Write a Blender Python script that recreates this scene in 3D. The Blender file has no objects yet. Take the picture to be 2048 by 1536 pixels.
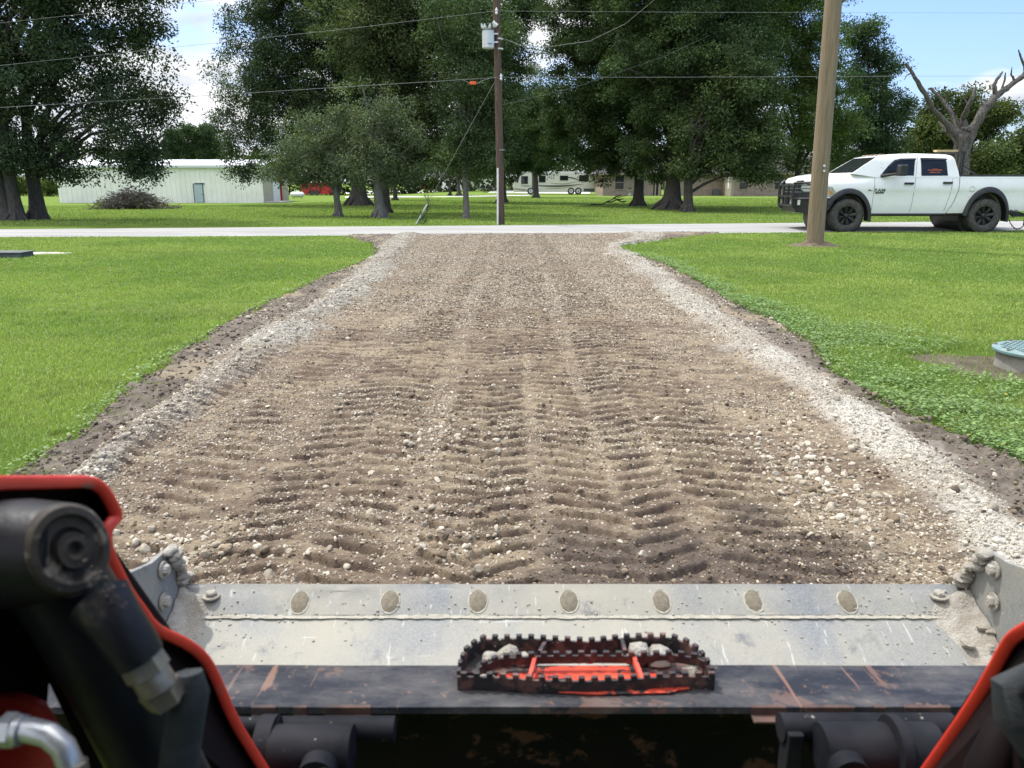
import bpy, bmesh, math, random
import numpy as np
from mathutils import Vector, Matrix
PI = math.pi
sc = bpy.context.scene
rng = np.random.default_rng(7)
random.seed(7)

# ------------------------------------------------------------------ camera
F = 1538.0; CH = 1.35
PITCH = math.atan((768-366)/F)
cp, sp = math.cos(PITCH), math.sin(PITCH)
cam_d = bpy.data.cameras.new("camera"); cam = bpy.data.objects.new("camera", cam_d)
sc.collection.objects.link(cam); sc.camera = cam
cam.location = (0, 0, CH); cam.rotation_euler = (PI/2-PITCH, 0, 0)
cam_d.sensor_width = 36; cam_d.lens = 36*F/2048
cam_d.clip_start = 0.05; cam_d.clip_end = 6000
cam_d.dof.use_dof = True; cam_d.dof.focus_distance = 9.0; cam_d.dof.aperture_fstop = 8.5

# ------------------------------------------------------------------ light
SUN_EL, SUN_AZ = math.radians(62), math.radians(-52)      # azimuth from +Y, towards -X
sdir = Vector((math.sin(SUN_AZ)*math.cos(SUN_EL), math.cos(SUN_AZ)*math.cos(SUN_EL), math.sin(SUN_EL)))
sl = bpy.data.lights.new("sun", 'SUN'); sl.energy = 2.7; sl.angle = math.radians(1.2); sl.color = (1, .96, .89)
so = bpy.data.objects.new("sun", sl); sc.collection.objects.link(so)
so.rotation_euler = (-sdir).to_track_quat('-Z', 'Y').to_euler()
sc.view_settings.view_transform = 'Standard'; sc.view_settings.look = 'None'
sc.view_settings.exposure = 0.72; sc.view_settings.gamma = 1

def N(nt, typ, **kw):
    n = nt.nodes.new(typ)
    for k, v in kw.items():
        if k.startswith('i_'):
            key = k[2:].replace('_', ' ')
            n.inputs[int(key) if key.isdigit() else key].default_value = v
        else: setattr(n, k, v)
    return n
def ramp(nt, fac, stops):
    r = nt.nodes.new('ShaderNodeValToRGB'); e = r.color_ramp.elements
    while len(e) < len(stops): e.new(.5)
    for el, (p, c) in zip(e, stops):
        el.position = p; el.color = (c, c, c, 1) if isinstance(c, (int, float)) else (*c, 1)
    nt.links.new(fac, r.inputs[0]); return r.outputs[0]
def mixc(nt, fac, a, b, mode='MIX'):
    m = nt.nodes.new('ShaderNodeMix'); m.data_type = 'RGBA'; m.blend_type = mode
    for i, v in ((0, fac), (6, a), (7, b)):
        s = m.inputs[i]
        if hasattr(v, 'links'): nt.links.new(v, s)
        elif isinstance(v, (int, float)): s.default_value = v if i == 0 else (v, v, v, 1)
        else: s.default_value = (*v, 1)
    return m.outputs[2]
def math_(nt, op, a, b=0.0, c=0.0):
    m = nt.nodes.new('ShaderNodeMath'); m.operation = op
    for s, v in zip(m.inputs, (a, b, c)):
        if hasattr(v, 'links'): nt.links.new(v, s)
        else: s.default_value = v
    return m.outputs[0]

w = bpy.data.worlds.new("World"); sc.world = w; w.use_nodes = True
nt = w.node_tree; nt.nodes.clear()
out = N(nt, 'ShaderNodeOutputWorld'); bg = N(nt, 'ShaderNodeBackground'); bg.inputs[1].default_value = 0.15
sky = N(nt, 'ShaderNodeTexSky', sky_type='NISHITA', sun_disc=False)
sky.sun_elevation = SUN_EL; sky.sun_rotation = SUN_AZ; sky.air_density = 1.0; sky.dust_density = 1.6; sky.ozone_density = 2.0
tc = N(nt, 'ShaderNodeTexCoord'); sep = N(nt, 'ShaderNodeSeparateXYZ'); nt.links.new(tc.outputs['Generated'], sep.inputs[0])
zz = math_(nt, 'ADD', math_(nt, 'MAXIMUM', sep.outputs[2], 0.0), 0.22)
cx = math_(nt, 'DIVIDE', sep.outputs[0], zz); cy = math_(nt, 'DIVIDE', sep.outputs[1], zz)
cmb = N(nt, 'ShaderNodeCombineXYZ'); nt.links.new(cx, cmb.inputs[0]); nt.links.new(cy, cmb.inputs[1]); cmb.inputs[2].default_value = 3.7
nz = N(nt, 'ShaderNodeTexNoise', i_Scale=1.55, i_Detail=9.0, i_Roughness=.56); nt.links.new(cmb.outputs[0], nz.inputs['Vector'])
bias = math_(nt, 'MULTIPLY', sep.outputs[0], -0.24)
low = math_(nt, 'ADD', math_(nt, 'MULTIPLY', math_(nt, 'SUBTRACT', .20, sep.outputs[2]), 0.25), math_(nt, 'MULTIPLY', math_(nt, 'MAXIMUM', math_(nt, 'SUBTRACT', sep.outputs[2], .4), 0.0), 0.7))
fac = math_(nt, 'ADD', math_(nt, 'ADD', nz.outputs[0], bias), low)
cm = ramp(nt, fac, [(.46, 0.0), (.56, 1.0)])
nz2 = N(nt, 'ShaderNodeTexNoise', i_Scale=3.2, i_Detail=6.0); nt.links.new(cmb.outputs[0], nz2.inputs['Vector'])
cc = ramp(nt, nz2.outputs[0], [(.36, (2.9, 3.15, 3.55)), (.58, (4.7, 4.75, 4.85))])
zf = math_(nt, 'MULTIPLY_ADD', math_(nt, 'MAXIMUM', math_(nt, 'SUBTRACT', sep.outputs[2], .35), 0.0), 3.4, 1.0)  # clouds high overhead, out of view, brightened to raise the ambient light
zc = N(nt, 'ShaderNodeCombineXYZ'); [nt.links.new(zf, zc.inputs[k]) for k in range(3)]
cc = mixc(nt, 1.0, cc, zc.outputs[0], 'MULTIPLY')
skyb = mixc(nt, 1.0, sky.outputs[0], (.74, .83, 1.06), 'MULTIPLY')
nt.links.new(mixc(nt, cm, skyb, cc), bg.inputs[0]); nt.links.new(bg.outputs[0], out.inputs[0])

# ------------------------------------------------------------------ pixel <-> place helpers (photograph pixels, 2048 wide)
def ss(a, b, x):
    t = np.clip((np.asarray(x, float)-a)/(b-a), 0, 1); return t*t*(3-2*t)
def terr(x, y):
    return -0.8*ss(42, 82, y)*ss(-8, -26, x) - 0.25*ss(60, 110, y)*(1-ss(-8, -26, x))
def ray(u, v):
    a, b = (u-1024)/F, (768-v)/F
    return Vector((a, cp+b*sp, -sp+b*cp))
def pd(u, v, z):
    return Vector((0, 0, CH)) + ray(u, v)*z
def py(u, v, Y):
    d = ray(u, v); return Vector((0, 0, CH)) + d*(Y/d.y)
def at(u, v):
    d = ray(u, v); t = CH/max(1e-4, -d.z)
    for _ in range(30):
        p = Vector((0, 0, CH))+d*t
        t = (CH-float(terr(p.x, p.y)))/max(1e-4, -d.z)
    p = Vector((0, 0, CH))+d*t; return p

# ------------------------------------------------------------------ numpy noise
_tab = np.random.default_rng(99).random((8, 256, 256))
def vn(x, y, s=0):
    x = np.asarray(x, float); y = np.asarray(y, float)
    xi = np.floor(x).astype(int); yi = np.floor(y).astype(int)
    fx = x-xi; fy = y-yi; fx = fx*fx*(3-2*fx); fy = fy*fy*(3-2*fy); T = _tab[s % 8]
    a = T[xi & 255, yi & 255]; b = T[(xi+1) & 255, yi & 255]; c = T[xi & 255, (yi+1) & 255]; d = T[(xi+1) & 255, (yi+1) & 255]
    return (a*(1-fx)+b*fx)*(1-fy)+(c*(1-fx)+d*fx)*fy
def fbm(x, y, o=4, s=0):
    r = 0; a = .5; t = 0
    for k in range(o):
        r = r+a*vn(x*2**k+17.3*k, y*2**k+5.1*k, s+k); t += a; a *= .5
    return r/t

# ------------------------------------------------------------------ mesh helpers
ORG = {}
class MB:
    def __init__(s): s.v = []; s.f = []
    def add(s, vs, fs):
        o = len(s.v); s.v += [tuple(p) for p in vs]; s.f += [tuple(i+o for i in f) for f in fs]; return s
    def box(s, c, d, M=None):
        x, y, z = [k/2 for k in d]; c = Vector(c)
        P = [Vector((i*x, j*y, k*z)) for i in (-1, 1) for j in (-1, 1) for k in (-1, 1)]
        if M is not None: P = [M @ p for p in P]
        return s.add([p+c for p in P], [(0, 1, 3, 2), (4, 6, 7, 5), (0, 4, 5, 1), (2, 3, 7, 6), (0, 2, 6, 4), (1, 5, 7, 3)])
    def bb(s, a, b):
        return s.box([(p+q)/2 for p, q in zip(a, b)], [abs(q-p) for p, q in zip(a, b)])
    def tube(s, pts, rads, n=10, jit=0, caps=True, seed=0):
        pts = [Vector(p) for p in pts]
        if isinstance(rads, (int, float)): rads = [rads]*len(pts)
        R = random.Random(seed); vs = []; up = None
        for i, p in enumerate(pts):
            t = (pts[min(i+1, len(pts)-1)]-pts[max(i-1, 0)]).normalized()
            if up is None: up = Vector((0, 0, 1)) if abs(t.z) < .9 else Vector((1, 0, 0))
            a = t.cross(up).normalized(); b = a.cross(t).normalized(); up = b if abs(b.dot(t)) < .9 else up
            for k in range(n):
                an = 2*PI*k/n; r = rads[i]*(1+jit*(R.random()-.5))
                vs.append(p+a*math.cos(an)*r+b*math.sin(an)*r)
        fs = [(i*n+k, i*n+(k+1) % n, (i+1)*n+(k+1) % n, (i+1)*n+k) for i in range(len(pts)-1) for k in range(n)]
        if caps: fs += [tuple(range(n))[::-1], tuple((len(pts)-1)*n+k for k in range(n))]
        return s.add(vs, fs)
    def lathe(s, prof, n, c, axis='z', cap=True):
        vs = []
        for r, h in prof:
            for k in range(n):
                a = 2*PI*k/n; x, y = r*math.cos(a), r*math.sin(a)
                vs.append({'z': (x, y, h), 'y': (x, h, y), 'x': (h, x, y)}[axis])
        c = Vector(c); m = len(prof)
        fs = [(i*n+k, i*n+(k+1) % n, (i+1)*n+(k+1) % n, (i+1)*n+k) for i in range(m-1) for k in range(n)]
        if cap: fs += [tuple(range(n))[::-1], tuple((m-1)*n+k for k in range(n))]
        return s.add([Vector(p)+c for p in vs], fs)
    def prism(s, poly, d):            # 3D polygon pushed by vector d
        n = len(poly); d = Vector(d); poly = [Vector(p) for p in poly]
        return s.add(poly+[p+d for p in poly], [tuple(range(n))[::-1], tuple(range(n, 2*n))]+[(i, (i+1) % n, n+(i+1) % n, n+i) for i in range(n)])
    def stone(s, c, r, seed, sub=2, flat=.8):
        bm = bmesh.new(); bmesh.ops.create_icosphere(bm, subdivisions=sub, radius=1); R = random.Random(seed)
        pl = [(Vector((R.gauss(0, 1), R.gauss(0, 1), R.gauss(0, 1))).normalized(), R.uniform(.62, .95)) for _ in range(9)]
        sx = (R.uniform(.8, 1.25), R.uniform(.8, 1.2), flat*R.uniform(.8, 1.1)); vs = []
        for q in bm.verts:
            p = q.co.copy()
            for nn, dd in pl:
                e = p.dot(nn)-dd
                if e > 0: p -= nn*e
            p *= 1+R.uniform(-.04, .04)
            vs.append((c[0]+p.x*r*sx[0], c[1]+p.y*r*sx[1], c[2]+p.z*r*sx[2]))
        fs = [tuple(x.index for x in f.verts) for f in bm.faces]; bm.free(); return s.add(vs, fs)
    def obj(s, name, m, parent=None, smooth=None, bevel=0, world=False, angle=35):
        me = bpy.data.meshes.new(name); vs = s.v
        if parent is not None and parent in ORG and ORG[parent] is not None:
            o = ORG[parent]; vs = [(a-o[0], b-o[1], c-o[2]) for a, b, c in vs]
        me.from_pydata(vs, [], s.f); me.validate(); me.materials.append(m)
        bm = bmesh.new(); bm.from_mesh(me); bmesh.ops.recalc_face_normals(bm, faces=bm.faces); bm.to_mesh(me); bm.free()
        ob = bpy.data.objects.new(name, me); sc.collection.objects.link(ob)
        if parent is not None: ob.parent = parent; ORG[ob] = ORG.get(parent)
        if smooth is not None or True:
            me.polygons.foreach_set('use_smooth', [bool(smooth)]*len(me.polygons))
            if smooth:
                try: me.set_sharp_from_angle(angle=math.radians(angle))
                except Exception: pass
        if bevel:
            b = ob.modifiers.new('bevel', 'BEVEL'); b.width = bevel; b.segments = 2; b.limit_method = 'ANGLE'; b.angle_limit = math.radians(40)
            b.harden_normals = False
        return ob
def tag(o, label=None, cat=None, group=None, kind=None):
    for k, v in (('label', label), ('category', cat), ('group', group), ('kind', kind)):
        if v: o[k] = v
    return o
def thing(name, label, cat, loc=(0, 0, 0), group=None, local=False, rz=0):
    o = bpy.data.objects.new(name, None); sc.collection.objects.link(o); o.location = loc; o.rotation_euler.z = rz
    o.empty_display_size = .2; ORG[o] = None if local else tuple(loc); return tag(o, label, cat, group)
def npmesh(name, V, Fq, m, col=None, smooth=False, parent=None):
    me = bpy.data.meshes.new(name); V = np.asarray(V, np.float32); Fq = np.asarray(Fq, np.int32)
    k = Fq.shape[1]; nf = len(Fq)
    if parent is not None and ORG.get(parent) is not None: V = V-np.array(ORG[parent], np.float32)
    me.vertices.add(len(V)); me.vertices.foreach_set('co', V.ravel())
    me.loops.add(nf*k); me.loops.foreach_set('vertex_index', Fq.ravel())
    me.polygons.add(nf); me.polygons.foreach_set('loop_start', np.arange(0, nf*k, k, dtype=np.int32))
    me.polygons.foreach_set('loop_total', np.full(nf, k, np.int32))
    me.polygons.foreach_set('use_smooth', np.full(nf, smooth))
    if col is not None:
        a = me.color_attributes.new('col', 'FLOAT_COLOR', 'POINT')
        c4 = np.ones((len(V), 4), np.float32); c4[:, :3] = col; a.data.foreach_set('color', c4.ravel())
    me.update(calc_edges=True); me.materials.append(m)
    o = bpy.data.objects.new(name, me); sc.collection.objects.link(o)
    if parent is not None: o.parent = parent; ORG[o] = ORG.get(parent)
    return o

# ------------------------------------------------------------------ materials
def newmat(name):
    m = bpy.data.materials.new(name); m.use_nodes = True; return m, m.node_tree, m.node_tree.nodes['Principled BSDF']
def coords(nt, scale=(1, 1, 1), obj=True):
    t = N(nt, 'ShaderNodeTexCoord'); mp = N(nt, 'ShaderNodeMapping'); mp.inputs['Scale'].default_value = scale
    nt.links.new(t.outputs['Object'], mp.inputs[0]); return mp.outputs[0]
def noise(nt, vec, scale, detail=5, rough=.6, dist=0):
    n = N(nt, 'ShaderNodeTexNoise', i_Scale=scale, i_Detail=float(detail), i_Roughness=rough, i_Distortion=dist)
    nt.links.new(vec, n.inputs['Vector']); return n.outputs[0]
def bump(nt, b, h, strength, dist):
    bn = N(nt, 'ShaderNodeBump', i_Strength=strength, i_Distance=dist)
    nt.links.new(h, bn.inputs['Height']); nt.links.new(bn.outputs[0], b.inputs['Normal']); return bn
def simple(name, c, rough=.6, metal=0, c2=None, scale=8, lo=.4, hi=.62, bmp=0, bd=.005, stretch=(1, 1, 1), coat=0, c3=None, s3=30, lo3=.6, hi3=.66):
    m, nt, b = newmat(name); b.inputs['Roughness'].default_value = rough; b.inputs['Metallic'].default_value = metal
    b.inputs['Coat Weight'].default_value = coat
    v = coords(nt, stretch); n = noise(nt, v, scale, 7, .62)
    if c2 is None: c2 = tuple(k*.8 for k in c)
    col = mixc(nt, ramp(nt, n, [(lo, 0.0), (hi, 1.0)]), c, c2)
    if c3 is not None: col = mixc(nt, ramp(nt, noise(nt, v, s3, 8, .65), [(lo3, 0.0), (hi3, 1.0)]), col, c3)
    nt.links.new(col, b.inputs['Base Color'])
    if bmp: bump(nt, b, noise(nt, v, scale*6, 4), bmp, bd)
    return m
def attrmat(name, rough=.85, fine=None, bmp=0, bd=.003, bs=200, trans=0, spec=.3, fs=60):
    m, nt, b = newmat(name); b.inputs['Roughness'].default_value = rough; b.inputs['Specular IOR Level'].default_value = spec
    a = N(nt, 'ShaderNodeAttribute', attribute_name='col'); c = a.outputs['Color']
    v = coords(nt)
    if fine: c = mixc(nt, 1.0, c, ramp(nt, noise(nt, v, fs, 6, .7), [(.3, fine[0]), (.7, fine[1])]), 'MULTIPLY')
    nt.links.new(c, b.inputs['Base Color'])
    if bmp: bump(nt, b, noise(nt, v, bs, 5, .7), bmp, bd)
    if trans:
        o = nt.nodes['Material Output']; tr = N(nt, 'ShaderNodeBsdfTranslucent'); mx = N(nt, 'ShaderNodeMixShader'); mx.inputs[0].default_value = trans
        nt.links.new(mixc(nt, 1.0, c, (1.1, 1.35, .6), 'MULTIPLY'), tr.inputs[0])
        nt.links.new(b.outputs[0], mx.inputs[1]); nt.links.new(tr.outputs[0], mx.inputs[2]); nt.links.new(mx.outputs[0], o.inputs[0])
    return m
M = {}
M['leaf'] = attrmat('leaf', .7, trans=.22, spec=.16)
M['grass'] = attrmat('grass_blade', .55, trans=.35, spec=.35)
M['stone'] = attrmat('gravel_stone', .9, fine=(.72, 1.15), bmp=.5, bd=.002, bs=300, fs=120)
M['soil'] = attrmat('driveway_soil', .95, fine=(.74, 1.22), bmp=1.0, bd=.006, bs=140, spec=.15, fs=55)
M['bark'] = simple('bark', (.10, .088, .078), .9, c2=(.05, .045, .04), scale=5, bmp=1, bd=.03, stretch=(4, 4, .8))
M['bark_pale'] = simple('pale_bark', (.20, .19, .175), .9, c2=(.12, .11, .10), scale=6, bmp=.8, bd=.02, stretch=(3, 3, 1))
M['dead'] = simple('dead_wood', (.22, .20, .185), .9, c2=(.07, .06, .055), scale=3, bmp=1, bd=.12, stretch=(5, 5, 1.1), c3=(.32, .30, .28), s3=9, lo3=.55, hi3=.62)
M['pole'] = simple('pole_wood', (.25, .19, .125), .85, c2=(.17, .13, .085), scale=3, bmp=.6, bd=.006, stretch=(9, 9, .5), c3=(.13, .09, .06), s3=7, lo3=.62, hi3=.68)
M['pole_dark'] = simple('pole_dark', (.10, .062, .045), .85, c2=(.06, .04, .03), scale=3, bmp=.6, bd=.01, stretch=(9, 9, .3), c3=(.25, .21, .18), s3=5, lo3=.6, hi3=.68)
M['concrete'] = simple('concrete', (.36, .35, .32), .9, c2=(.25, .24, .22), scale=6, bmp=.3, c3=(.17, .16, .14), s3=20, lo3=.62, hi3=.7)
M['white_paint'] = simple('truck_paint', (.82, .83, .83), .32, c2=(.78, .79, .79), scale=2, coat=.5, c3=(.60, .60, .56), s3=5, lo3=.60, hi3=.75)
M['black_plastic'] = simple('black_plastic', (.022, .022, .024), .5, c2=(.035, .035, .036), scale=10)
M['black_metal'] = simple('black_metal', (.012, .012, .013), .38, c2=(.02, .02, .02), scale=10)
M['glass'] = simple('tinted_glass', (.012, .014, .016), .04, c2=(.018, .02, .022), scale=3)
M['windshield'] = simple('windshield_glass', (.02, .024, .025), .02, c2=(.015, .018, .02), scale=.5)
M['tyre'] = simple('tyre_rubber', (.045, .043, .04), .85, c2=(.08, .075, .068), scale=12, bmp=.3)
M['chrome'] = simple('chrome', (.7, .7, .72), .15, 1, c2=(.6, .6, .6))
M['lamp'] = simple('headlamp', (.55, .56, .58), .1, .2, c2=(.3, .3, .32), scale=25)
M['amber'] = simple('amber_lens', (.6, .3, .08), .3, c2=(.5, .2, .05))
M['marker'] = simple('marker_lens', (.34, .26, .17), .35)
M['red_lens'] = simple('red_lens', (.35, .01, .015), .15, c2=(.25, .01, .01))
M['wood'] = simple('lumber', (.55, .42, .22), .7)
M['badge'] = simple('badge_grey', (.16, .17, .18), .4)
M['badge_dark'] = simple('badge_dark', (.03, .03, .035), .4)
M['decal'] = simple('decal_red', (.55, .13, .07), .6)
M['metal_wall'] = simple('white_sheet_metal', (.84, .83, .78), .5, c2=(.76, .75, .70), scale=.6, c3=(.45, .42, .33), s3=3, lo3=.66, hi3=.8)
M['metal_tan'] = simple('tan_sheet_metal', (.42, .38, .29), .6)
M['roof_metal'] = simple('roof_metal', (.72, .73, .75), .4)
M['trim'] = simple('white_trim', (.75, .75, .73), .5)
M['door_blue'] = simple('pale_door', (.42, .52, .56), .5)
M['red_paint_far'] = simple('red_paint', (.5, .02, .03), .4)
M['shingle'] = simple('roof_shingle', (.07, .064, .06), .95, c2=(.045, .042, .04), scale=20)
M['rv_body'] = simple('rv_body', (.62, .60, .54), .35, c2=(.56, .54, .49))
M['rv_dark'] = simple('rv_stripe', (.06, .055, .05), .4)
M['rv_tan'] = simple('rv_tan', (.34, .29, .22), .4)
M['beige'] = simple('beige_paint', (.36, .31, .25), .7)
M['galv'] = simple('galvanised', (.62, .65, .68), .45, .3, c2=(.55, .58, .6))
M['porcelain'] = simple('porcelain', (.7, .72, .73), .2)
M['wire'] = simple('wire_aluminium', (.20, .21, .21), .6, .0)
M['orange'] = simple('orange_tag', (.9, .12, .03), .5)
M['teal'] = simple('teal_lid', (.12, .20, .205), .75, c2=(.18, .24, .235), scale=12, bmp=.3, c3=(.35, .36, .3), s3=30, lo3=.62, hi3=.7)
M['ring'] = simple('ring_grey', (.25, .24, .21), .85, c2=(.18, .17, .15), scale=10)
M['box_dark'] = simple('dark_box', (.06, .07, .085), .6, c2=(.1, .11, .12))
M['bush'] = M['leaf']

# brick
m, nt, b = newmat('brick'); v = coords(nt); mp = N(nt, 'ShaderNodeMapping'); mp.inputs['Rotation'].default_value = (PI/2, 0, 0); nt.links.new(v, mp.inputs[0])
br = N(nt, 'ShaderNodeTexBrick', i_Scale=.6, i_Mortar_Size=.012); br.inputs['Color1'].default_value = (.30, .20, .15, 1); br.inputs['Color2'].default_value = (.15, .11, .095, 1)
br.inputs['Mortar'].default_value = (.30, .26, .22, 1); br.inputs['Brick Width'].default_value = .25; br.inputs['Row Height'].default_value = .09; br.inputs['Bias'].default_value = .1
nt.links.new(mp.outputs[0], br.inputs[0]); c = mixc(nt, ramp(nt, noise(nt, coords(nt, (1, 1, 2.4)), 2.2, 6, .8), [(.42, 0.0), (.62, .9)]), br.outputs[0], (.36, .285, .235))
nt.links.new(c, b.inputs['Base Color']); b.inputs['Roughness'].default_value = .9; M['brick'] = m

# worn bucket steel: dust, blue-grey steel, scratches
m, nt, b = newmat('worn_steel'); v = coords(nt)
c = mixc(nt, ramp(nt, noise(nt, v, 2.6, 8, .6, .4), [(.40, 0.0), (.64, 1.0)]), (.13, .142, .162), (.245, .235, .20))
c = mixc(nt, ramp(nt, noise(nt, v, 230, 6, .85), [(.44, 0.0), (.62, .6)]), c, (.31, .31, .29))
c = mixc(nt, ramp(nt, noise(nt, v, 170, 5, .85), [(.56, 0.0), (.68, .5)]), c, (.12, .13, .15))
c = mixc(nt, ramp(nt, noise(nt, coords(nt, (1.6, 1, 1)), 3.4, 7, .65, .3), [(.42, 0.0), (.66, .75)]), c, (.30, .28, .225))
for k, (rx, sc_) in enumerate((((1, 18, 18), 22), ((16, 1.3, 6), 26), ((30, 4, 4), 12))):
    vv = coords(nt, rx); mpp = N(nt, 'ShaderNodeMapping'); mpp.inputs['Rotation'].default_value = (0, 0, .5*k+.3); nt.links.new(vv, mpp.inputs[0])
    c = mixc(nt, ramp(nt, noise(nt, mpp.outputs[0], sc_/5, 3, .5), [(.69, 0.0), (.71, .45)]), c, (.46, .46, .45))
c = mixc(nt, ramp(nt, noise(nt, v, 11, 6, .7), [(.60, 0.0), (.72, .8)]), c, (.11, .115, .13))
nt.links.new(c, b.inputs['Base Color']); b.inputs['Roughness'].default_value = .62; b.inputs['Specular IOR Level'].default_value = .3
bump(nt, b, noise(nt, v, 90, 6, .7), .35, .002); M['steel'] = m
# bucket paint with rust runs
m, nt, b = newmat('chipped_black_paint'); v = coords(nt)
sx = N(nt, 'ShaderNodeSeparateXYZ'); nt.links.new(v, sx.inputs[0])
c = mixc(nt, ramp(nt, noise(nt, v, 60, 6, .75), [(.60, 0.0), (.64, 1.0)]), (.017, .019, .027), (.13, .075, .058))
c = mixc(nt, ramp(nt, noise(nt, v, 9, 7, .7), [(.60, 0.0), (.625, .85)]), c, (.105, .060, .048))
c = mixc(nt, ramp(nt, noise(nt, coords(nt, (75, 3, 3)), 1.0, 4, .6, .4), [(.64, 0.0), (.66, .7)]), c, (.15, .088, .068))
v2 = coords(nt, (34, 2.2, 2.2))
c = mixc(nt, ramp(nt, noise(nt, v2, 1.0, 4, .5, .6), [(.66, 0.0), (.675, .8)]), c, (.19, .105, .075))
c = mixc(nt, ramp(nt, noise(nt, v, 170, 4, .8), [(.70, 0.0), (.73, 1.0)]), c, (.40, .37, .33))
v3 = coords(nt, (1, 1, 1)); c = mixc(nt, ramp(nt, math_(nt, 'ADD', sx.outputs[1], math_(nt, 'MULTIPLY', math_(nt, 'SUBTRACT', noise(nt, v3, 12, 5), .5), .08)), [(-.215, 0.0), (-.190, .95)]), c, (.27, .19, .165))
c = mixc(nt, ramp(nt, noise(nt, coords(nt, (1, 2, 1)), 7, 8, .75), [(.42, 0.0), (.72, .55)]), c, (.16, .15, .14))
nt.links.new(c, b.inputs['Base Color']); b.inputs['Roughness'].default_value = .6; b.inputs['Specular IOR Level'].default_value = .3; bump(nt, b, noise(nt, v, 60, 6, .7), .3, .0015); M['bucket_paint'] = m
M['bucket_back'] = simple('bucket_back_paint', (.006, .006, .008), .6, c2=(.012, .009, .009), scale=6, c3=(.10, .048, .034), s3=14, lo3=.57, hi3=.62, bmp=.3)
M['mount'] = simple('mount_paint', (.006, .007, .010), .7, c2=(.02, .02, .024), scale=6, c3=(.30, .28, .24), s3=38, lo3=.64, hi3=.69, bmp=.2)
M['rust'] = simple('rust', (.10, .055, .042), .85, c2=(.035, .025, .025), scale=25, bmp=.4, bd=.002)
M['step_black'] = simple('step_black', (.02, .018, .02), .5, c2=(.12, .06, .05), scale=30, lo=.5, hi=.6, c3=(.45, .42, .4), s3=90, lo3=.64, hi3=.7, bmp=.3, bd=.001)
M['step_red'] = simple('step_red', (.66, .085, .04), .45, c2=(.45, .05, .03), scale=25, c3=(.035, .028, .03), s3=40, lo3=.55, hi3=.57, bmp=.15)
M['arm_red'] = simple('loader_red', (.72, .05, .03), .42, c2=(.6, .04, .026), scale=5, c3=(.22, .13, .10), s3=26, lo3=.60, hi3=.70, bmp=.2)
M['arm_shade_black'] = simple('loader_shaded_inside', (.006, .005, .006), .7, c2=(.014, .006, .006), scale=4, c3=(.10, .085, .07), s3=12, lo3=.68, hi3=.8)  # near-black paints the shade inside the red arms; one hose shares it
M['cyl_black'] = simple('cylinder_black', (.009, .010, .014), .42, c2=(.014, .014, .017), scale=5, c3=(.10, .085, .065), s3=9, lo3=.57, hi3=.70, bmp=.3)
M['boss'] = simple('boss_grease', (.075, .062, .052), .65, c2=(.025, .02, .018), scale=12, bmp=.6, bd=.002, c3=(.2, .17, .14), s3=30)
M['nut'] = simple('steel_nut', (.30, .27, .22), .45, .6, c2=(.14, .11, .09), scale=18)
M['tube_silver'] = simple('silver_tube', (.55, .57, .6), .33, .6, c2=(.42, .42, .43), scale=10, bmp=.1)
M['sleeve'] = simple('hose_sleeve', (.022, .027, .031), .9, c2=(.034, .038, .042), scale=22, bmp=.8, bd=.002, stretch=(1, 1, 4))
M['dirt'] = simple('caked_dirt', (.27, .24, .20), .95, c2=(.36, .34, .30), scale=30, bmp=1, bd=.006)
M['dust'] = simple('dry_dust', (.40, .375, .31), .95, c2=(.30, .285, .24), scale=60, bmp=.8, bd=.003)
M['plug'] = simple('packed_dirt', (.17, .145, .105), .97, c2=(.23, .2, .15), scale=110, bmp=1, bd=.003)

# ------------------------------------------------------------------ lawn / driveway layout
def curve(pts):
    W = sorted([(at(u, v).y, at(u, v).x) for u, v in pts]); return np.array([p[0] for p in W]), np.array([p[1] for p in W])
LY, LX = curve([(-60, 1000), (60, 935), (150, 870), (230, 800), (330, 725), (440, 655), (540, 605), (640, 560), (742, 518), (750, 502), (742, 487), (690, 475)])
RY, RX = curve([(2140, 975), (2048, 930), (1900, 868), (1760, 800), (1665, 745), (1640, 695), (1560, 648), (1470, 610), (1400, 565), (1330, 530), (1245, 503), (1240, 493), (1320, 481), (1440, 467)])
def xl(y): return np.where(y < LY[0], LX[0]-(LY[0]-y)*.15, np.interp(y, LY, LX))
def xr(y): return np.where(y < RY[0], RX[0]+(RY[0]-y)*.1, np.interp(y, RY, RX))
def cline(pts):
    W = sorted([(at(u, v).y, at(u, v).x) for u, v in pts]); a = np.array(W); return lambda y: np.interp(y, a[:, 0], a[:, 1])
bl = cline([(140, 1010), (230, 925), (395, 800), (495, 725), (612, 650), (700, 590), (762, 535), (800, 480)])
brr = cline([(2030, 1110), (1950, 1040), (1850, 950), (1750, 870), (1600, 765), (1490, 690), (1380, 610), (1300, 548), (1230, 500), (1300, 475)])
bwl = lambda y: (.04+.026*np.minimum(y, 9))*(.75+.6*vn(y*1.7, y*0+2.0, 3))
bwr = lambda y: (.13+.012*y)*(.8+.45*vn(y*1.5, y*0+7.0, 2))
# road edges in the world, as x -> y
NE = [at(u, v) for u, v in ((0, 475), (700, 472), (1400, 467.5), (2048, 461.5))]
FE = [at(u, v) for u, v in ((0, 460), (1000, 452), (1500, 447.5), (2048, 443))]
def fitline(P):
    a = np.array([(p.x, p.y) for p in P]); return np.polyfit(a[:, 0], a[:, 1], 2)
nA, fA = fitline(NE), fitline(FE)
def ynear(x): return np.polyval(nA, np.clip(x, -18, 18))+0*x
def yfar(x): return np.polyval(fA, np.clip(x, -22, 22))+0*x

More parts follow.
